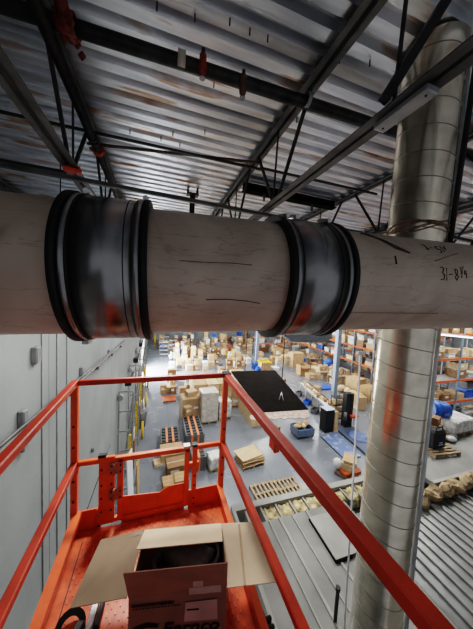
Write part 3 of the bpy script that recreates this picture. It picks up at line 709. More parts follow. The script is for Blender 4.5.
# ------------------------------------------------------------ prototypes: carton, pallet
PROTO = {}
def carton_mesh(k):
    q = MB(); q.box((0,0,.5),(1,1,1),None,.012); q.mi = 1; q.b2((-.5,-.05,1.0),(.5,.05,1.004)); q.b2((-.503,-.05,.75),(-.5,.05,1.0)).b2((.5,-.05,.75),(.503,.05,1.0))
    q.mi = 2
    if k % 2 == 0: q.b2((-.35,-.504,.45),(.05,-.5,.75))
    if k % 3 == 0: q.b2((.1,-.504,.5),(.35,-.5,.6))
    return q
CM = []
for k in range(5):
    q = carton_mesh(k); me = bpy.data.meshes.new('carton'); q.bm.to_mesh(me); q.bm.free()
    for m in (cards[k], tape, white): me.materials.append(m)
    CM.append(me)
qo = MB(); qo.b2((-.5,-.5,0),(.5,.5,.04)).b2((-.5,-.5,0),(-.47,.5,1)).b2((.47,-.5,0),(.5,.5,1)).b2((-.5,-.5,0),(.5,-.47,1)).b2((-.5,.47,0),(.5,.5,1))
qo.poly([(-.5,-.5,1),(.5,-.5,1),(.5,-.85,.8),(-.5,-.85,.8)],.015,(0,0,1)); qo.poly([(.5,-.5,1),(.5,.5,1),(.75,.5,.75),(.75,-.5,.75)],.015,(0,0,1)); qo.mi=1; qo.b2((-.46,-.46,.6),(.46,.46,.7))
OM = bpy.data.meshes.new('open_carton'); bmesh.ops.recalc_face_normals(qo.bm, faces=qo.bm.faces[:]); qo.bm.to_mesh(OM); qo.bm.free(); OM.materials.append(cards[0]); OM.materials.append(cards[2])
TM = {}
for nm_, m_ in (('dark',greyp),('blue',blue),('white',white),('wrap',wrap)):
    q = MB(); q.b2((-.44,-.44,0),(.44,.44,.85),.02).b2((-.5,-.5,.8),(.5,.5,1),.03); me = bpy.data.meshes.new('tote_'+nm_); q.bm.to_mesh(me); q.bm.free(); me.materials.append(m_); TM[nm_] = me
REG = []
def reg(x0, y0, x1, y1): REG.append((x0, y0, x1, y1))
def clash(x0, y0, x1, y1): return any(x0 < b[2] and x1 > b[0] and y0 < b[3] and y1 > b[1] for b in REG)
for r_ in ((21.2,15.9,22.5,32.4),(25.5,14.9,26.9,31.4),(18.2,11.1,32,12.4),(13.9,31.7,19.6,33.0),(2.4,20.3,4.4,21.0),(3.0,16.9,7.7,19.7)): reg(*r_)
for u_,v_ in ((333,403),(256,366)):
    c_ = G(u_,v_); reg(c_.x-.35,c_.y-.35,c_.x+.35,c_.y+.35)
for u_,v_ in ((171,366),(210,360)):
    c_ = G(u_,v_); reg(c_.x-.4,c_.y-.5,c_.x+.4,c_.y+.4)
for u_,v_ in ((330,381),(344,386),(318,366)):
    c_ = G(u_,v_); reg(c_.x-1.15,c_.y+.25,c_.x+1.15,c_.y+1.35)
def carton(p, s, label, group=None, rz=0, k=None, open_=False, name='carton', tote=None):
    e = .04+.12*abs(sin(rz)); hx = s[0]*(.5+e*.6) + s[1]*abs(sin(rz))*.5; hy = s[1]*(.5+e*.6) + s[0]*abs(sin(rz))*.5
    if open_: hy += s[1]*.35; hx += s[0]*.25
    if abs(p[2]-FZ) < .01 and 'goods on' not in (group or '') and 'under a' not in label:
        if group and not group.startswith(('goods on','long kraft')) and clash(p[0]-hx, p[1]-hy, p[0]+hx, p[1]+hy): return None
        reg(p[0]-hx, p[1]-hy, p[0]+hx, p[1]+hy)
    if tote:
        o = bpy.data.objects.new('storage_tote', TM[tote]); C.objects.link(o); o.location = p; o.scale = s; o.rotation_euler = (0,0,rz)
        return tag(o, label, 'tote', group)
    me = OM if open_ else CM[random.randrange(5) if k is None else k]
    o = bpy.data.objects.new('open_topped_carton' if open_ else name, me); C.objects.link(o); o.location = p; o.scale = s; o.rotation_euler = (0,0,rz)
    return tag(o, label, 'box', group)
def pallet(p, label, group=None, rz=0, m=wood, w=1.2, d=1.0):
    key = (m.name, w, d)
    if key not in PROTO:
        t = thing('pallet', label, 'pallet', (0,0,0), group)
        for k in range(7): obj('deck_board', MB().b2((-w/2,-d/2+k*(d-.09)/6,.12),(w/2,-d/2+k*(d-.09)/6+.09,.14)), m, t)
        for k in range(3): x = -w/2+k*(w-.09)/2; obj('stringer', MB().b2((x,-d/2,0),(x+.09,d/2,.12)), m, t)
        t.location = p; t.rotation_euler = (0,0,rz); PROTO[key] = t
        if group: t['group'] = group
        return t
    o = dup(PROTO[key], p, rz, label)
    if group: o['group'] = group
    elif 'group' in o.keys(): del o['group']
    return o

# --- named goods near the lift's gate
V = Vector
p = G(169,400); 
t = pallet(p, 'orange plastic pallet lying flat on floor near centre aisle', None, .05, rackor, 1.0, .9)
for i,(u,v,s,l) in enumerate([(163,393,(.5,.5,.75),'small brown carton left behind the orange pallet'),(169,392,(.45,.4,.5),'small carton with white top behind the orange pallet'),(173,393,(.5,.45,.6),'small brown carton right behind the orange pallet'),(172,386,(.5,.5,.9),'tall pale carton behind the orange pallet')]):
    carton(G(u,v), s, l, None, .1, i)
carton(G(172.5,389)+V((0,2.0,0)), (.8,.6,1.2), 'tall narrow brown carton behind the orange pallet', None, 0, 2)
# big open gaylord
p = G(190,420); pallet(p+V((0,.3,0)), 'wooden pallet under the large tan carton', None, .12)
carton(p+V((0,.3,.14)), (1.25,1.1,1.45), 'large tan bulk carton holding a smaller box', None, .12, 3)
carton(p+V((.05,.35,1.592)), (.7,.6,.35), 'small carton on top of the large tan bulk carton', None, .3, 1)
pb = G(188,405)+V((0,1.2,0)); 
for i in range(3): carton(pb+V((-.3+.5*i,.3*i,0)), (.6,.5,1.0+.15*i), ['pale carton behind the large bulk carton, left','pale carton behind the large bulk carton, middle','pale carton behind the large bulk carton, right'][i], None, .2*i, 3+i%2)
# black-orange crates
def crate(p, nx, ny, label, h=.8, rz=0.06):
    t = thing('black_crate', label, 'crate', p)
    w, d = .34*nx, .30*ny; q = MB()
    q.b2((p.x-w/2,p.y-d/2,p.z),(p.x+w/2,p.y+d/2,p.z+h))
    q.mi = 1
    for i in range(nx):
        for j in range(ny):
            q.b2((p.x-w/2+.34*i+.07,p.y-d/2+.3*j+.05,p.z+h),(p.x-w/2+.34*i+.27,p.y-d/2+.3*j+.23,p.z+h+.05))
    obj('crate_body', q, [greyp, black], t)
    for i in range(1, nx): obj('orange_strap', MB().b2((p.x-w/2+.34*i-.05,p.y-d/2-.004,p.z),(p.x-w/2+.34*i+.05,p.y+d/2,p.z+h+.012)), mat('strap_orange', (.80,.22,.08), .5), t)
crate(G(170,448)+V((0,.6,0)), 3, 5, 'black crate with orange straps left of the aisle goods', .45)
crate(G(194,445)+V((0,.7,0)), 3, 7, 'taller black crate with orange straps in front of the bulk carton', .8)
p = G(190,424); carton(G(193,436)+V((-.25,1.15,.80)), (.45,.4,.55), 'small brown parcel standing on the black crate', None, .4, 0)
# wrapped tall stack
def wrapped(p, w, d, h, label, rz=0, m=wrap):
    t = thing('wrapped_pallet_load', label, 'pallet load', (0,0,0))
    q = MB(); q.box((0,0,.14+h/2),(w,d,h),None,.04)
    bmesh.ops.subdivide_edges(q.bm, edges=q.bm.edges[:], cuts=3, use_grid_fill=True)
    for v in q.bm.verts: v.co += V((random.uniform(-.015,.015),random.uniform(-.015,.015),random.uniform(-.01,.01)))
    obj('wrapped_goods', q, m, t); obj('pallet_base', MB().b2((-w/2,-d/2,.11),(w/2,d/2,.135)).b2((-w/2,-d/2,0),(-w/2+.1,d/2,.11)).b2((w/2-.1,-d/2,0),(w/2,d/2,.11)).b2((-.05,-d/2,0),(.05,d/2,.11)), wood, t)
    t.location = p; t.rotation_euler = (0,0,rz); return t
wrapped(G(209,424)+V((0,.5,0)), 1.15, 1.0, 2.0, 'tall pallet load wrapped in clear film with tan top', .03, mat('film_over_carton', (.56,.52,.46), .3, 0, .15, 4, bump=.5, bscale=9))
wrapped(G(223,420)+V((.1,.5,0)), .9, 1.0, 1.15, 'crumpled film-wrapped load right of the tall wrapped load', .1)
wrapped(G(215,473)+V((.1,.4,0)), .75, .7, .55, 'small white bagged load on floor behind the gate latch', .1)
t = crate(G(199,472)+V((0,.5,0)), 2, 3, 'dark grey tote at floor behind the gate latch post', .7)
# long kraft boxes stack behind
for i in range(5):
    for j in range(3):
        carton(V((3.15+i*.98, 18.3+j*.0-(.35*(i>3)), FZ+.14+j*.62)), (.95,2.6,.6), 'long yellowish kraft carton stacked in the block behind wrapped loads', 'long kraft cartons behind the wrapped loads', 0, 4 if (i+j)%2 else 1)
    pallet(V((3.15+i*.98, 18.3-(.35*(i>3)), FZ)), 'wooden pallet under the block of long kraft cartons', 'pallets under the long kraft cartons', pi/2, wood, 2.4, .94)
for i in range(3): carton(V((6.7,14.5+i*.88,FZ)), (1.3,.85,1.0+.35*i), ['kraft carton right of the wrapped loads, front','kraft carton right of the wrapped loads, middle','tall kraft carton right of the wrapped loads, back'][i], None, .05, 4)
# grey cabinets far behind
for i in range(3): tag(obj('grey_cabinet', MB().b2((2.5+i*.6,20.4,FZ),(3.05+i*.6,20.9,FZ+1.5),.02).b2((2.76+i*.6,20.38,FZ+.2),(2.78+i*.6,20.4,FZ+1.4)), mat('cabinet_grey',(.45,.48,.5),.5)), ['white cabinet beyond the kraft carton block, left','white cabinet beyond the kraft carton block, middle','white cabinet beyond the kraft carton block, right'][i], 'cabinet')
# cartons just behind gate on floor
carton(G(172,462)+V((0,.35,0)), (1.15,1.0,.5), 'wide brown carton with papers on top, below first crate', None, .05, 3)
carton(G(176,480)+V((.05,.4,0)), (.95,.75,.62), 'reddish brown carton standing behind the gate', None, .08, 2)
carton(G(171,494)+V((0,.3,0)), (.7,.6,.42), 'brown carton on floor seen low through the gate, left', None, .1, 0)
carton(G(182,494)+V((0,.35,0)), (.6,.6,.55), 'brown carton on floor seen low through the gate, right', None, 0, 0)
carton(G(165,455)+V((-.2,-.6,0)), (.7,.45,.16), 'flat carton in front of the wide brown carton', None, .15, 4)
# cardboard sheets
for i in range(6):
    c = G(249,461); o = obj('cardboard_sheet', MB().box((0,0,.01),(1.25,.95,.022),None,.003), cards[[1,3,4][i%3]], org=(0,0,0)); o.location = c+V((random.uniform(-.08,.08),random.uniform(-.06,.06),.12+.06*i)); o.rotation_euler = (0,0,.15+random.uniform(-.12,.12)); tag(o, 'flat cardboard sheet in the low stack right of the gate', 'cardboard', 'cardboard sheets stacked on pallet')
pallet(G(249,462), 'wooden pallet under the loose cardboard sheets', None, .15)
pallet(G(267,494), 'bare wooden slatted pallet behind office roof edge, left', None, pi/2+.05, wood, 1.05, 1.25)
pallet(G(287,490), 'bare wooden slatted pallet behind office roof edge, right', None, pi/2+.02, wood, 1.05, 1.25)
# blue cart
p = G(305,438)+V((0,.35,0)); t = thing('parts_cart', 'blue-grey parts cart loaded with brown bags', 'cart', p)
q = MB().b2(p+V((-.6,-.45,.15)),p+V((.6,.45,.2))).b2(p+V((-.6,-.45,.2)),p+V((-.57,.45,.6))).b2(p+V((.57,-.45,.2)),p+V((.6,.45,.6))).b2(p+V((-.6,-.45,.2)),p+V((.6,-.42,.6))).b2(p+V((-.6,.42,.2)),p+V((.6,.45,.6))).b2(p+V((-.02,-.45,.2)),p+V((.02,.45,.55)))
obj('tray', q, mat('cart_blue_grey', (.13,.18,.27), .4), t)
for sx in (-.5,.5):
    for sy in (-.35,.35): obj('wheel', MB().tube(p+V((sx-.03,sy,.08)),p+V((sx+.03,sy,.08)),.08,12), black, t)
for i in range(4):
    o = obj('brown_bag', MB().sphere((0,0,.12),.22,(1.3,.9,.55)), cards[[1,0,4,0][i]], org=(0,0,0)); o.location = p+V((-.3+.22*i,.1+.12*(i%2),.45+.05*(i%2))); o.rotation_euler = (0,0,.4*i); tag(o, 'brown paper bag heaped on the blue-grey parts cart', 'bag', 'paper bags on the parts cart')
for i in range(5):
    o = obj('clear_bottle', MB().tube((0,0,0),(0,0,.22),.06,10).tube((0,0,.22),(0,0,.28),.025,8), mat('pale_blue_plastic',(.35,.42,.5),.2), org=(0,0,0)); o.location = p+V((-.45+.09*i,-.28+.08*(i%2),.2)); tag(o, 'pale bottle standing in the parts cart tray', 'bottle', 'bottles in the parts cart')
p = G(276,430); carton(p, (.45,.35,.22), 'small grey-brown box on floor beside the parts cart', None, .3, 2)
# packing line: conveyor diag from (302,385) to (330,430)
a = G(303,392); b = G(331,420); d = (b-a); L = d.length; dn_ = d.normalized(); sd = V((dn_.y,-dn_.x,0))
t = thing('packing_conveyor', 'long packing conveyor table cluttered with small goods', 'conveyor', a)
zt = V((0,0,.85))
obj('bed', MB().bar(a+zt, b+zt, .8, .06), mat('conveyor_grey',(.22,.23,.25),.4,.4), t)
for s in (-1,1): obj('side_rail', MB().bar(a+zt+sd*.42*s+V((0,0,.05)), b+zt+sd*.42*s+V((0,0,.05)), .05, .12), dark if s<0 else galvrail, t)
for k in range(5):
    for s in (-1,1):
        c = a.lerp(b, .04+.23*k)+sd*.36*s; obj('leg', MB().b2(c+V((-.03,-.03,0)), c+V((.03,.03,.85))), galvrail, t)
obj('roller_bed', MB().bar(a+V((0,0,.885)), b+V((0,0,.885)), .7, .01), white, t)
for k in range(14):
    c = a.lerp(b, .03+.068*k)+sd*random.uniform(-.28,.28)+V((0,0,.90))
    carton(c, (random.uniform(.18,.4),random.uniform(.18,.35),random.uniform(.1,.3)), 'small parcel riding on the packing conveyor', 'parcels on the packing conveyor', random.uniform(0,3))
for k in range(5):
    c = a.lerp(b, .1+.2*k)-sd*1.1; carton(c, (.7,.6,.75), 'brown carton lined up on the far side of packing conveyor', 'cartons behind the packing conveyor', .6)
for k,(fr,sg) in enumerate([(.15,1),(.5,1),(.78,1)]):
    c = a.lerp(b, fr)+sd*.72*sg; o=obj('plastic_tote', MB().b2((-.3,-.22,0),(.3,.22,.04)).b2((-.3,-.22,0),(-.27,.22,.35)).b2((.27,-.22,0),(.3,.22,.35)).b2((-.3,-.22,0),(.3,-.19,.35)).b2((-.3,.19,0),(.3,.22,.35)), [greyp,blue,greyp][k], org=(0,0,0)); o.location=c; o.rotation_euler=(0,0,.6)
    tag(o, ['dark tote beside packing conveyor, far end','blue tote beside packing conveyor, middle','dark tote beside packing conveyor, near end'][k], 'tote')
# black tall rack box
p = G(327,432)+V((.1,.2,0)); t = thing('black_cabinet', 'black upright cabinet with tan board leaning on its side', 'cabinet', p)
obj('cabinet_body', MB().b2(p+V((-.35,-.3,0)), p+V((.3,.3,1.5)),.02), black, t); obj('top_papers', MB().b2(p+V((-.38,-.32,1.5)), p+V((.35,.32,1.54))), mat('pale_blue_paper',(.45,.55,.62),.5), t)
o = obj('tan_board', MB().b2(p+V((.36,-.3,0)), p+V((.62,-.1,1.35))), cards[1]); tag(o, 'tan board standing right of the black cabinet', 'board')
p = G(337,425)+V((.25,.4,0)); t = thing('wire_shelf', 'dark open wire shelf behind the black cabinet', 'shelf', p)
for sx in (-.35,.35):
    for sy in (-.25,.25): obj('upright', MB().b2(p+V((sx-.02,sy-.02,0)),p+V((sx+.02,sy+.02,1.9))), dark, t)
for k in range(4): obj('shelf_board', MB().b2(p+V((-.35,-.25,.3+.5*k)),p+V((.35,.25,.33+.5*k))), dark, t)
for k in range(6): carton(p+V((-.18+.34*(k%2),0,.33+.5*(k//2))), (.28,.3,.25), 'small grey-white parcel on the dark wire shelf', 'parcels on the wire shelf', 0, 4)
# stretch wrapper: turntable plate, mast
q1 = [G(321,437),G(336,433),G(361,457),G(346,461)]
t = thing('floor_plate', 'speckled blue steel ramp plate lying on the floor', 'plate', q1[0])
obj('plate', MB().poly([x+V((0,0,.03)) for x in q1], .03, (0,0,1)), mat('speckled_blue_plate', (.13,.19,.38), .4, .1, .2, 3, col2=(.42,.48,.58), lo=.55, hi=.72), t)
obj('dark_edge', MB().bar(q1[0]+V((0,0,.02)), q1[3]+V((0,0,.02)), .08,.04), black, t)
q2 = [G(338,432),G(352,428),G(368,440),G(366,456)]
t = thing('stretch_wrapper', 'stretch wrapping machine with blue base and tall black mast', 'machine', q2[0])
obj('turntable_base', MB().poly([x+V((0,0,.02)) for x in q2], .12, (0,0,1)), mat('deep_blue_grey',(.08,.11,.18),.4,.2), t)
cc = (q2[0]+q2[1]+q2[2]+q2[3])/4; obj('turntable', MB().tube(cc+V((.2,-.1,.14)),cc+V((.2,-.1,.17)),.6,32), bluemat, t)
p = G(349,430)+V((0,.3,.14))
obj('mast', MB().b2(p+V((-.3,-.2,0)),p+V((.02,.2,2.35)),.02).b2(p+V((.05,-.2,0)),p+V((.3,.2,2.3)),.02), black, t)
obj('film_roll', MB().tube(p+V((-.42,-.3,.6)),p+V((-.42,-.3,1.1)),.1,16), greyp, t); obj('carriage', MB().b2(p+V((-.05,-.5,.75)),p+V((.55,-.2,.9)),.03), red, t); obj('film', MB().b2(p+V((.25,-.45,.1)),p+V((.5,-.3,.75)),.03), white, t)
# orange pallet jack w/ cardboard by duct
p = G(353,478)+V((0,.35,0)); pallet(p, 'dark wooden pallet below the small stack beside duct', None, .5, mat('dark_wood',(.2,.15,.12),.8,0,.3,6), 1.2, .9)
for k in range(3): 
    o = obj('cardboard_bundle', MB().box((0,0,.08),(.8,.6,.15),None,.01), cards[[1,4,1][k]], org=(0,0,0)); o.location = p+V((.05*k,.02,.3+.16*k)); o.rotation_euler=(0,0,.5+.15*k); tag(o, ['lowest cardboard bundle beside the duct','middle cardboard bundle beside the duct','top cardboard bundle beside the duct'][k], 'cardboard')
tag(obj('orange_box', MB().b2(p+V((-.5,-.4,.141)),p+V((.45,.3,.3)),.02), rackor), 'orange box under the cardboard bundles beside the duct', 'box')
tag(obj('white_bag', MB().sphere(p+V((-.5,.2,.45)),.25,(.9,.9,1.1)), white), 'white bag beside the cardboard bundles near the duct', 'bag')

# --- islands of cartons
def island(a, b, n, label, group, hmax=1.4, wmin=.6, wmax=1.1, jit=.3, opens=.25, layers=1, base=True, oneblue=False):
    a = V(a); b = V(b)
    for k in range(n):
        c = a.lerp(b, (k+.5)/n) + V((random.uniform(-jit,jit),random.uniform(-jit,jit),0)); z = 0
        for j in range(layers if random.random() < .6 else 1):
            h = random.uniform(.4, hmax)/layers*1.3; w = random.uniform(wmin, wmax)*(1-.12*j)
            if z == 0:
                for _t in range(12):
                    if not clash(c.x-w*.6,c.y-w*.6,c.x+w*.6,c.y+w*.6): break
                    c = a.lerp(b, random.random()) + V((random.uniform(-jit-.3,jit+.3),random.uniform(-jit-.3,jit+.3),0))
            if carton(c+V((0,0,z)), (w, random.uniform(wmin,wmax)*(1-.12*j), h), label, group, random.uniform(-.25,.25), None, (random.random() < opens and j == 0 and layers == 1)) is None: break
            z += h+.003
island(G(300,374), G(322,383), 5, 'brown carton in the row right of the centre aisle, before the tables', 'cartons in the right aisle row', 1.3, .9, 1.2, .1, .3)
island(G(303,371), G(325,378), 5, 'brown carton in the second row right of the centre aisle', 'cartons in the second right aisle row', 1.3, .9, 1.2, .1, .3)
for k in range(5):
    o = obj('tan_sack', MB().sphere((0,0,.55),.9,(1,.9,.75)), cards[[4,1,3,4,0][k]], org=(0,0,0)); o.location = G(275+6*k,354+2.6*k)+V((.4,1.1,0)); o.scale = (.8,.8,1); reg(o.location.x-.75,o.location.y-.7,o.location.x+.75,o.location.y+.7); tag(o, 'bulging tan sack heaped on the far carton island', 'sack', 'sacks on the far island')
island(G(264,351), G(303,368), 9, 'brown carton on the long island between the two far columns', 'cartons on the far island', 1.6, 1.0, 1.7, .5, .3)
island(G(269,348), G(305,360), 8, 'pale carton on back side of the far island', 'pale cartons on the far island', 1.8, 1.0, 1.7, .5, .1)
# yellow topped box
p = G(266,372)+V((0,.6,0)); t = thing('yellow_rimmed_bin', 'bulk bin with bright yellow rim beside the aisle', 'bin', p)
obj('bin_body', MB().b2(p+V((-.6,-.55,0)),p+V((.6,.55,1.0))), cards[3], t); obj('yellow_rim', MB().b2(p+V((-.64,-.6,1.0)),p+V((.64,-.5,1.12))).b2(p+V((-.64,.5,1.0)),p+V((.64,.6,1.12))).b2(p+V((-.64,-.5,1.0)),p+V((-.54,.5,1.12))).b2(p+V((.54,-.5,1.0)),p+V((.64,.5,1.12))), yellow, t)
for i,(u,v,s,k,l) in enumerate([(271,385,(1.0,.9,1.2),1,'tan carton nearest the black panel right corner'),(278,388,(.9,.8,.8),0,'brown carton right of the tan carton beyond black panel'),(283,385,(.7,.7,.5),2,'low dark carton at the aisle edge beyond black panel')]): carton(G(u,v)+V((0,.4,0)), s, l, None, .5, k)
tag(obj('blue_bag', MB().sphere(G(265,379)+V((0,0,.35)),.45,(1.2,.8,.8)), blue), 'blue plastic bag beside the tan carton past black panel', 'bag')
tag(obj('blue_bag', MB().sphere(G(328,371)+V((0,0,1.0)),.7,(1.1,.8,.8)), blue), 'bright blue bag heap on table near right column', 'bag')
tag(obj('blue_pallet', MB().b2(G(325,388)+V((-.8,-.5,0)),G(325,388)+V((.8,.5,.15))), blue), 'blue pallet lying flat left of the right column', 'pallet')
def table(p, w, d, label, rz=0):
    t = thing('work_table', label, 'table', p)
    t2 = MB().box((p[0],p[1],p[2]+.9),(w,d,.06)); obj('tabletop', t2, mat('table_top',(.5,.42,.33),.6), t)
    for sx in (-1,1):
        for sy in (-1,1): obj('leg', MB().b2((p[0]+sx*(w/2-.06)-.03,p[1]+sy*(d/2-.06)-.03,p[2]),(p[0]+sx*(w/2-.06)+.03,p[1]+sy*(d/2-.06)+.03,p[2]+.87)), galvrail, t)
for i,(u,v) in enumerate([(330,381),(344,386),(318,366)]):
    p = G(u,v)+V((0,.8,0)); table(p, 2.2, 1.0, ['packing table left of the right column','packing table right of the right column','packing table behind the right aisle rows'][i])
    for k in range(5): carton(p+V((-.9+.45*k,random.uniform(-.2,.2),.935)), (.35,.35,random.uniform(.25,.6)), 'small carton standing on a packing table near right column', 'cartons on the packing tables', random.uniform(-.3,.3))
    for k in range(3): carton(p+V((-.7+.7*k,0,0)), (.55,.5,.6), 'carton stored under a packing table near right column', 'cartons under the packing tables', random.uniform(-.3,.3))
island(G(350,388), G(366,398), 4, 'brown bulk carton in front of the orange racks left of duct', 'bulk cartons before the racks', 1.3, 1.0, 1.4, .2, .2)
island(G(345,402), G(362,408), 3, 'low brown carton by wrapper mast, left of duct', 'low cartons by the wrapper', .9, .6, .9, .15, .2)
for k in range(4):
    o = obj('tan_sack', MB().sphere((0,0,.3),.5,(1.3,.9,.55)), cards[4], org=(0,0,0)); o.location = G(344+6.4*k,394.5+3*k)+V((.2,.6,0)); o.rotation_euler=(0,0,k); reg(o.location.x-.6,o.location.y-.6,o.location.x+.6,o.location.y+.6); o.scale=(.7,.7,1.2); tag(o, 'cream sack heaped on the bulk cartons left of duct', 'sack', 'cream sacks before the racks')
# far-left crowd
def crowd(x0,x1,y0,y1,n,label,group,hmax=1.3,lay=3, skip=None):
    for k in range(n):
        for _ in range(20):
            x = random.uniform(x0,x1); y = random.uniform(y0,y1)
            if skip is None or not skip(x,y): break
        z = 0
        for j in range(random.randint(1,lay)):
            w = random.uniform(.6,1.2)*(1-.1*j); h = random.uniform(.4,hmax)
            carton((x+random.uniform(-.1,.1),y,FZ+z), (w,random.uniform(.6,1.0)*(1-.1*j),h), label, group, random.uniform(-.15,.15)); z += h+.003
placed = []
TN = {'dark':'dark','blue':'blue','white':'white','wrap':'film-wrapped'}
def grid(x0,x1,y0,y1,dx,dy,prob,label,group,hmax,lay):
    x = x0
    while x <= x1:
        y = y0
        while y <= y1:
            if random.random() < prob:
                cx = x+random.uniform(-.1,.1); cy = y+random.uniform(-.1,.1); z = 0
                w = random.uniform(.6,1)*dx*.8; dd = dy*.78*random.uniform(.6,1)
                for j in range(random.randint(1,lay)):
                    h = random.uniform(.3,hmax); tt = random.choice(['dark','dark','blue','white','white','wrap','wrap']) if random.random() < .24 else None
                    l2 = label if not tt else TN[tt]+' tote among the '+group
                    if carton((cx,cy,FZ+z), (w, dd, h), l2, group if not tt else TN[tt]+' totes among '+group, random.uniform(-.1,.1) if j == 0 else 0, tote=tt) is None: break
                    z += h+.003; w *= .88; dd *= .88
            y += dy
        x += dx
grid(1.6,8.8,26.8,29.6,.95,1.0,.6,'brown carton in the front rank of the far-left goods','front far-left cartons',.75,2)
grid(2.6,8.8,31.2,37.0,1.0,1.1,.85,'brown carton stacked in the middle of the far-left goods','middle far-left cartons',.8,3)
grid(.8,12,38.6,43.6,1.2,1.3,.7,'brown carton near the back wall of the warehouse','cartons near the back wall',.9,3)
grid(9.3,12.0,26.3,37.0,1.0,1.1,.75,'carton in the crowded goods left of the far blue column','goods left of the far column',.8,2)
grid(13.5,26,33.8,43,1.4,1.5,.65,'carton in the distant goods under the pipe right of far column','distant goods right of far column',1.1,3)
grid(6.9,9.8,21.6,25.0,1.1,1.1,.95,'pale flat carton just beyond the far guard rail corner','pale cartons beyond the rail corner',.4,2)
grid(13.6,19.5,25.5,31.0,1.15,1.2,.55,'carton on the open floor behind the far island','cartons behind the far island',.8,2)
grid(18.3,20.8,17.6,27.0,1.0,1.1,.6,'carton on the floor in front of the orange rack','cartons before the orange rack',.7,2)
for k,(x,y) in enumerate([(1.0,33.5),(2.2,34.5),(1.2,37.5)]):
    t = thing('steel_shelving', ['grey shelving unit at far-left beside the bright dock door','grey shelving unit second from the bright dock door','grey shelving unit at the far-left corner'][k], 'shelf', (x,y,FZ))
    for j in range(4): obj('shelf_board', MB().b2((x-.6,y-.3,FZ+.3+.55*j),(x+.6,y+.3,FZ+.35+.55*j)), galvrail, t)
    for sx in (-.6,.56):
        for sy in (-.3,.26): obj('upright', MB().b2((x+sx,y+sy,FZ),(x+sx+.04,y+sy+.04,FZ+2.1)), dark, t)
# colour accents
for k,(u,v,m,l,s) in enumerate([(176,341,rackor,'orange machine cover at the far-left back wall',(1.0,.7,.8)),(229,357,yellow,'yellow tote left of the far column',(.9,.6,.5)),(229,351,rackor,'orange post base left of the far column',(.3,.3,1.2)),(155,342,yellow,'yellow guard at far-left wall',(.3,.3,1.6)),(233,340,rackor,'orange machine near back wall centre',(2.4,.8,.6)),(236,345,greyp,'dark machine near back wall centre',(1.6,1,.9)),(258,372,blue,'blue box near foot of the far column',(.5,.5,.7))]):
    p = G(u,v); o = obj('floor_machine' if k in (0,4,5) else 'colour_marker_box', MB().box((0,0,.35),(1,1,.7),None,.06).box((0,0,.8),(.6,.6,.3),None,.05), m, org=(0,0,0)); p.y=min(p.y,44.5); o.location = p; o.scale = s; tag(o, l, 'machine' if k in (0,4,5) else 'box')
    o.name = 'machine' if k in (0,4,5) else 'tote_box'
# ------------------------------------------------------------ racks
def rack(p0, axis, nb, bay, depth, levels, label, goods, ggrp):
    p0 = V(p0); ax = V((1,0,0)) if axis == 'x' else V((0,1,0)); dp = V((0,1,0)) if axis == 'x' else V((1,0,0))
    t = thing('pallet_rack', label, 'rack', p0); H = levels[-1]+1.6
    H = min(H, 8.5+CZ-1.4)
    for i in range(nb+1):
        c = p0+ax*bay*i
        for s in (0, depth):
            a = c+dp*s; obj('upright', MB().b2(a-V((.05,.05,0)), a+V((.05,.05,H))), rackbl, t)
        q = MB()
        for k in range(int(H/1.2)): q.bar(c+V((0,0,.2+1.2*k)), c+dp*depth+V((0,0,1.1+1.2*k)), .03, .03)
        obj('brace', q, rackbl, t)
    for lv in levels:
        for s in (0, depth): obj('beam', MB().bar(p0+dp*s+V((0,0,lv)), p0+dp*s+ax*bay*nb+V((0,0,lv)), .06, .14), rackor, t)
        obj('shelf_deck', MB().bar(p0+dp*depth/2+V((0,0,lv+.06)), p0+dp*depth/2+ax*bay*nb+V((0,0,lv+.06)), depth*.95, .02), galvrail, t)
    for lv in [0]+levels:
        for i in range(nb):
            npos = 2
            for j in range(npos):
                if random.random() < .1: continue
                c = p0+ax*(bay*(i+(j+.5)/npos))+dp*depth/2+V((0,0,lv+.09 if lv else 0))
                h = random.uniform(.55, 1.25); z = 0
                for kk in range(random.choice((1,2,2))):
                    hh = h/2 if kk else h*.6; w = bay/npos*.82*random.uniform(.7,1)
                    s = (w, depth*.8, hh) if axis == 'x' else (depth*.8, w, hh)
                    kx = random.random(); tt = 'wrap' if kx < .14 else 'dark' if kx < .28 else 'white' if kx < .33 else 'blue' if kx < .36 else None
                    o = carton(c+V((0,0,z)), s, goods if not tt else TN[tt]+' tote among the '+ggrp, ggrp if not tt else TN[tt]+' totes among '+ggrp, random.uniform(-.06,.06), tote=tt); z += hh+.003
qw = MB(); qw.box((0,0,.5),(1,1,1),None,.05); WRAPM = bpy.data.meshes.new('wrapped'); qw.bm.to_mesh(WRAPM); qw.bm.free(); WRAPM.materials.append(wrap)
LV = [1.9, 3.7, 5.5, 7.0]
rack((21.3, 16.0, FZ), 'y', 6, 2.7, 1.1, LV, 'tall orange-beamed pallet rack left of the vertical duct', 'carton on the tall orange rack left of the duct', 'goods on the rack left of the duct')
rack((25.6, 15.0, FZ), 'y', 6, 2.7, 1.1, LV, 'second orange-beamed rack row behind the one left of the duct', 'carton on the second rack row seen past the duct', 'goods on the second rack row')
rack((18.3, 11.2, FZ), 'x', 5, 2.7, 1.1, [1.7,3.3,4.9,6.7], 'orange-beamed pallet rack right of the vertical duct', 'carton on the orange rack right of the duct', 'goods on the rack right of the duct')
rack((14.0, 31.8, FZ), 'x', 2, 2.7, 1.1, [1.9,3.7,5.5], 'distant orange rack beneath the pipe right of far column', 'carton on distant orange rack under the pipe', 'goods on the distant rack')
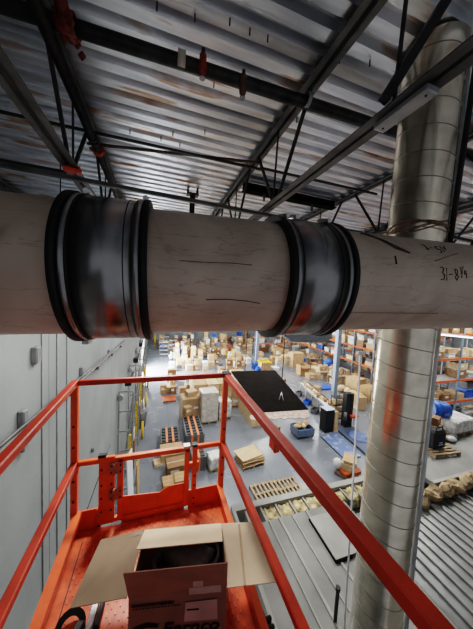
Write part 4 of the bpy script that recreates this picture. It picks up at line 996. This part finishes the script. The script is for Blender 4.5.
# strip light right of the duct
t = thing('linear_light', 'long glowing white strip light right of duct under the pipe', 'light', (14.5, 8.4, -1.2))
a = YP(436,334,7.6); b = YP(480,338.5,7.2)
obj('housing', MB().bar(a+V((0,0,.05)), b+V((0,0,.05)), .18, .05), whitep, t); obj('lens', MB().bar(a, b, .14, .05), mat('lamp_bright',(1,1,1),.4,emit=(1,1,.98,5)), t)
for p in (a.lerp(b,.1), a.lerp(b,.9)): obj('hanger', MB().tube(p+V((0,0,.07)), (p.x,p.y,CZ), .01, 6), dark, t)
# goods on the ledge right of the duct
p = V((10.35, 6.0, MZ)); pallet(p+V((0.1,.05,0)), 'wooden pallet under the black tote on the ledge', None, -.1)
t = thing('black_tote_bag', 'black tote bag with white logo on the ledge pallet', 'bag', p+V((0,0,.14)))
q = MB(); q.box(p+V((0,0,.14+.36)),(.62,.4,.72),None,.08); obj('bag_body', q, mat('black_fabric',(.012,.013,.016),.7), t)
obj('handle', MB().path([p+V((-.2,-.1,.84)),p+V((-.15,-.1,.98)),p+V((.15,-.1,.98)),p+V((.2,-.1,.84))],.02,8), black, t)
obj('logo_mark', MB().box(p+V((-.02,-.203,.34)),(.26,.004,.05),None,.002).box(p+V((.0,-.203,.42)),(.2,.004,.05),None,.002), mat('logo_pale_blue',(.35,.45,.6),.5), t)
def wl(x,y,w,d,h,l,rz=0,m=wrap): wrapped(V((x,y,MZ)), w,d,h,l,rz,m)
wl(10.45,6.9,.8,.6,1.15,'grey film-wrapped stack on the ledge close to the duct', .05, mat('grey_wrap',(.36,.39,.42),.25,0,.2,5,bump=.5,bscale=9))
wl(12.9,6.8,1.4,.8,.55,'low film-wrapped load on the ledge at photo right edge', .05)
tag(obj('blue_barrel', MB().tube((11.75,7.2,MZ+.98),(12.5,7.0,MZ+.92),.36,20).tube((12.1,7.105,MZ+.952),(12.15,7.09,MZ+.948),.38,20), blue), 'blue plastic barrel lying on the ledge goods', 'barrel')
tag(obj('black_tarp', MB().sphere((10.5,6.95,MZ+1.38),.42,(1.2,.8,.4)), black), 'black tarp bundle on the grey wrapped stack', 'tarp')
for k in range(8):
    o = obj('parts_bag', MB().sphere((0,0,.1),.18,(1.3,1,.6)), [wrap,cards[1],white,blue,cards[3],yellow,wrap,greyp][k], org=(0,0,0)); o.location = (9.6+.45*k if k<3 else 10.9+.28*(k-3), 6.25+.12*(k%3), MZ+.02); tag(o, ['clear parts bag at ledge edge by the duct','tan parts bag at ledge edge by the duct','white parts bag beside the black tote','blue parts bag right of the black tote','tan parts bag right of the black tote','yellow parts bag on the right ledge','clear parts bag on the right ledge','dark parts bag on the right ledge'][k], 'bag')
carton((11.3,6.75,MZ), (.7,.6,.6), 'tan carton behind the black tote on the ledge', None, .2, 1)
carton((11.35,6.75,MZ+.603), (.5,.45,.28), 'dark carton atop the tan carton on the ledge', None, .4, 2)

# the cartons that show least become one object
def merge_rest(keep=285):
    bpy.context.view_layer.update(); dg = bpy.context.evaluated_depsgraph_get(); sc = bpy.context.scene
    cs = [o for o in C.objects if o.name.startswith('carton') and o.type == 'MESH' and o.parent is None]
    Mi = M.inverted(); sco = []
    for o in cs:
        mw = Matrix.LocRotScale(o.location, o.rotation_euler, o.scale); vis = 0; us = []; vs_ = []
        for p in [(x,y,z) for x in (-.45,0,.45) for y in (-.52,0) for z in (.15,.6,1.01)]:
            w = mw @ Vector(p); c = Mi @ w
            if c.z > -.1: continue
            u = 236.5 - f*c.x/c.z; v = 314.5 + f*c.y/c.z; us.append(u); vs_.append(v)
            if not (0 < u < 473 and 0 < v < 629): continue
            d = w.normalized(); h = sc.ray_cast(dg, d*.05, d, distance=w.length)
            if (not h[0]) or (h[1]-w).length < .25 and (h[4] == o or h[4].name == o.name): vis += 1
        ar = (max(us)-min(us))*(max(vs_)-min(vs_)) if us else 0
        grp = 0 if o.get('group') else 1e6
        sco.append((grp + vis/18*ar, o.name))
    sco.sort(reverse=True); rest = [n for _, n in sco[keep:]]
    q = bmesh.new(); ms = cards + [tape, white, wrap]
    for n in rest:
        o = C.objects[n]; me = o.data.copy(); me.transform(Matrix.LocRotScale(o.location, o.rotation_euler, o.scale))
        st = len(q.faces); names = [m.name for m in o.data.materials]; q.from_mesh(me); q.faces.ensure_lookup_table()
        for fc in q.faces[st:]: fc.material_index = [m.name for m in ms].index(names[fc.material_index])
        bpy.data.meshes.remove(me); bpy.data.objects.remove(o)
    me = bpy.data.meshes.new('distant_cartons'); q.to_mesh(me); q.free()
    for m in ms: me.materials.append(m)
    o = bpy.data.objects.new('distant_cartons', me); C.objects.link(o); tag(o, 'remaining barely visible cartons deep in the racks and far stacks', 'boxes', None, 'stuff')
merge_rest()
# ------------------------------------------------------------ workers
def worker(p, label, shirt, trousers, rz=0, reach=.2):
    p = V(p); me = bpy.data.meshes.new('person'); 
    J = [((0,0,.95),.15),((0,0,1.2),.15),((0,0,1.42),.16),((0,0,1.52),.06),((0,0,1.60),.085),((0,.01,1.70),.095),
         ((.19,0,1.42),.06),((.25,-reach*.5,1.18),.045),((.22,-reach*1.6,1.02),.035),((.21,-reach*1.9,.98),.03),
         ((-.19,0,1.42),.06),((-.26,-reach*.3,1.17),.045),((-.22,-reach*1.2,.97),.035),((-.21,-reach*1.5,.92),.03),
         ((.10,0,.88),.09),((.11,-.03,.48),.065),((.11,.03,.1),.045),((.11,-.12,.04),.04),
         ((-.10,0,.88),.09),((-.12,.05,.48),.065),((-.13,.10,.1),.045),((-.13,-.03,.04),.04)]
    E_ = [(0,1),(1,2),(2,3),(3,4),(4,5),(2,6),(6,7),(7,8),(8,9),(2,10),(10,11),(11,12),(12,13),(0,14),(14,15),(15,16),(16,17),(0,18),(18,19),(19,20),(20,21)]
    me.from_pydata([j[0] for j in J], E_, [])
    o = bpy.data.objects.new('person', me); C.objects.link(o)
    md = o.modifiers.new('skin','SKIN'); 
    for i,j in enumerate(J): me.skin_vertices[0].data[i].radius = (j[1], j[1]*.8 if i<3 else j[1])
    me.skin_vertices[0].data[0].use_root = True
    md2 = o.modifiers.new('sub','SUBSURF'); md2.levels = 2; md2.render_levels = 2
    bpy.context.view_layer.update()
    m2 = bpy.data.meshes.new_from_object(o.evaluated_get(bpy.context.evaluated_depsgraph_get()))
    o.modifiers.clear(); o.data = m2; m2.materials.clear()
    for m in (skin, shirt, trousers, black): m2.materials.append(m)
    for pl in m2.polygons:
        c = pl.center; pl.use_smooth = True
        z = c.z; out = abs(c.x) > .2 or c.y < -.17
        pl.material_index = 3 if z < .09 else 2 if z < .93 and not (out and z > .85) else 0 if (z > 1.5 or (out and z < 1.12)) else 1
    o.location = p; o.rotation_euler = (0,0,rz); tag(o, label, 'person')
    h = MB().sphere((0,.02,1.74),.115,(1,1.05,.9)); ho = obj('hair', h, mat('dark_hair',(.02,.015,.01),.7), org=(0,0,0)); ho.parent = o
if not hasattr(bpy.types.Mesh, 'skin_vertices'): pass
def safe_worker(*a, **k):
    worker(*a, **k)
import types
_orig = worker
def worker(p, label, shirt, trousers, rz=0, reach=.2):
    # the skin layer has to exist before radii are set: adding the modifier through the object creates it
    _orig(p, label, shirt, trousers, rz, reach)
try:
    worker(G(171,366), 'person in light blue shirt standing among far-left cartons', mat('light_blue_shirt',(.35,.45,.6),.8), mat('dark_jeans',(.03,.04,.08),.8), .4)
    worker(G(210,360), 'person in black clothes standing beyond the far guard rail', black, mat('black_trousers',(.01,.01,.015),.8), -.8)
except Exception as ex:
    print('WORKER FAILED', ex)

# ------------------------------------------------------------ lights
def area(loc, sx, sy, power, rot=(0,0,0), col=(1,.98,.95)):
    l = bpy.data.lights.new('area_light','AREA'); l.shape='RECTANGLE'; l.size=sx; l.size_y=sy; l.energy=power; l.color=col
    o = bpy.data.objects.new('area_light', l); C.objects.link(o); o.location=loc; o.rotation_euler=rot; return o
fx = None
FXS = [(.2,5.0),(-.2,9.5)]
for x in (4.8, 13, 21.5, 31):
    for y in (8.5, 17, 26, 35):
        if fx is None:
            fx = thing('high_bay_light','long white linear high-bay fixture hung from the roof joists','light',(x,y,1.02),'high-bay lights in rows')
            obj('housing', MB().b2((x-.2,y-1.2,1.02),(x+.2,y+1.2,1.1)), whitep, fx); obj('lens', MB().b2((x-.17,y-1.15,1.0),(x+.17,y+1.15,1.02)), lampm, fx)
            [obj('hanger', MB().tube((x,y+e_,1.1),(x,y+e_,CZ),.008,6), dark, fx) for e_ in (-.9,.9)]
        else: dup(fx, (x,y,1.02))
        area((x,y,.97), 1.6, 2.4, 330)
area((XL+.1, 26.8, FZ+1.8), 4.2, 3.2, 4200, (0, radians(-90), 0), (.93,.97,1))
area((.2, 5.0, .95), .5, 2.4, 80); area((-.2, 9.5, .95), .5, 2.4, 130); area((.0, 2.7, .34), .5, .3, 34)          # fill lights without fixtures, added beyond the pipe to brighten the deck
#area((-.2, -3.0, .6), 2.0, 1.5, 45, (radians(60),0,0))
w = bpy.data.worlds.new('world'); bpy.context.scene.world = w; w.use_nodes = True
w.node_tree.nodes['Background'].inputs[0].default_value = (.75,.8,.88,1); w.node_tree.nodes['Background'].inputs[1].default_value = .27
vs = bpy.context.scene.view_settings; vs.view_transform = 'Filmic'; vs.look = 'High Contrast'; vs.exposure = .25
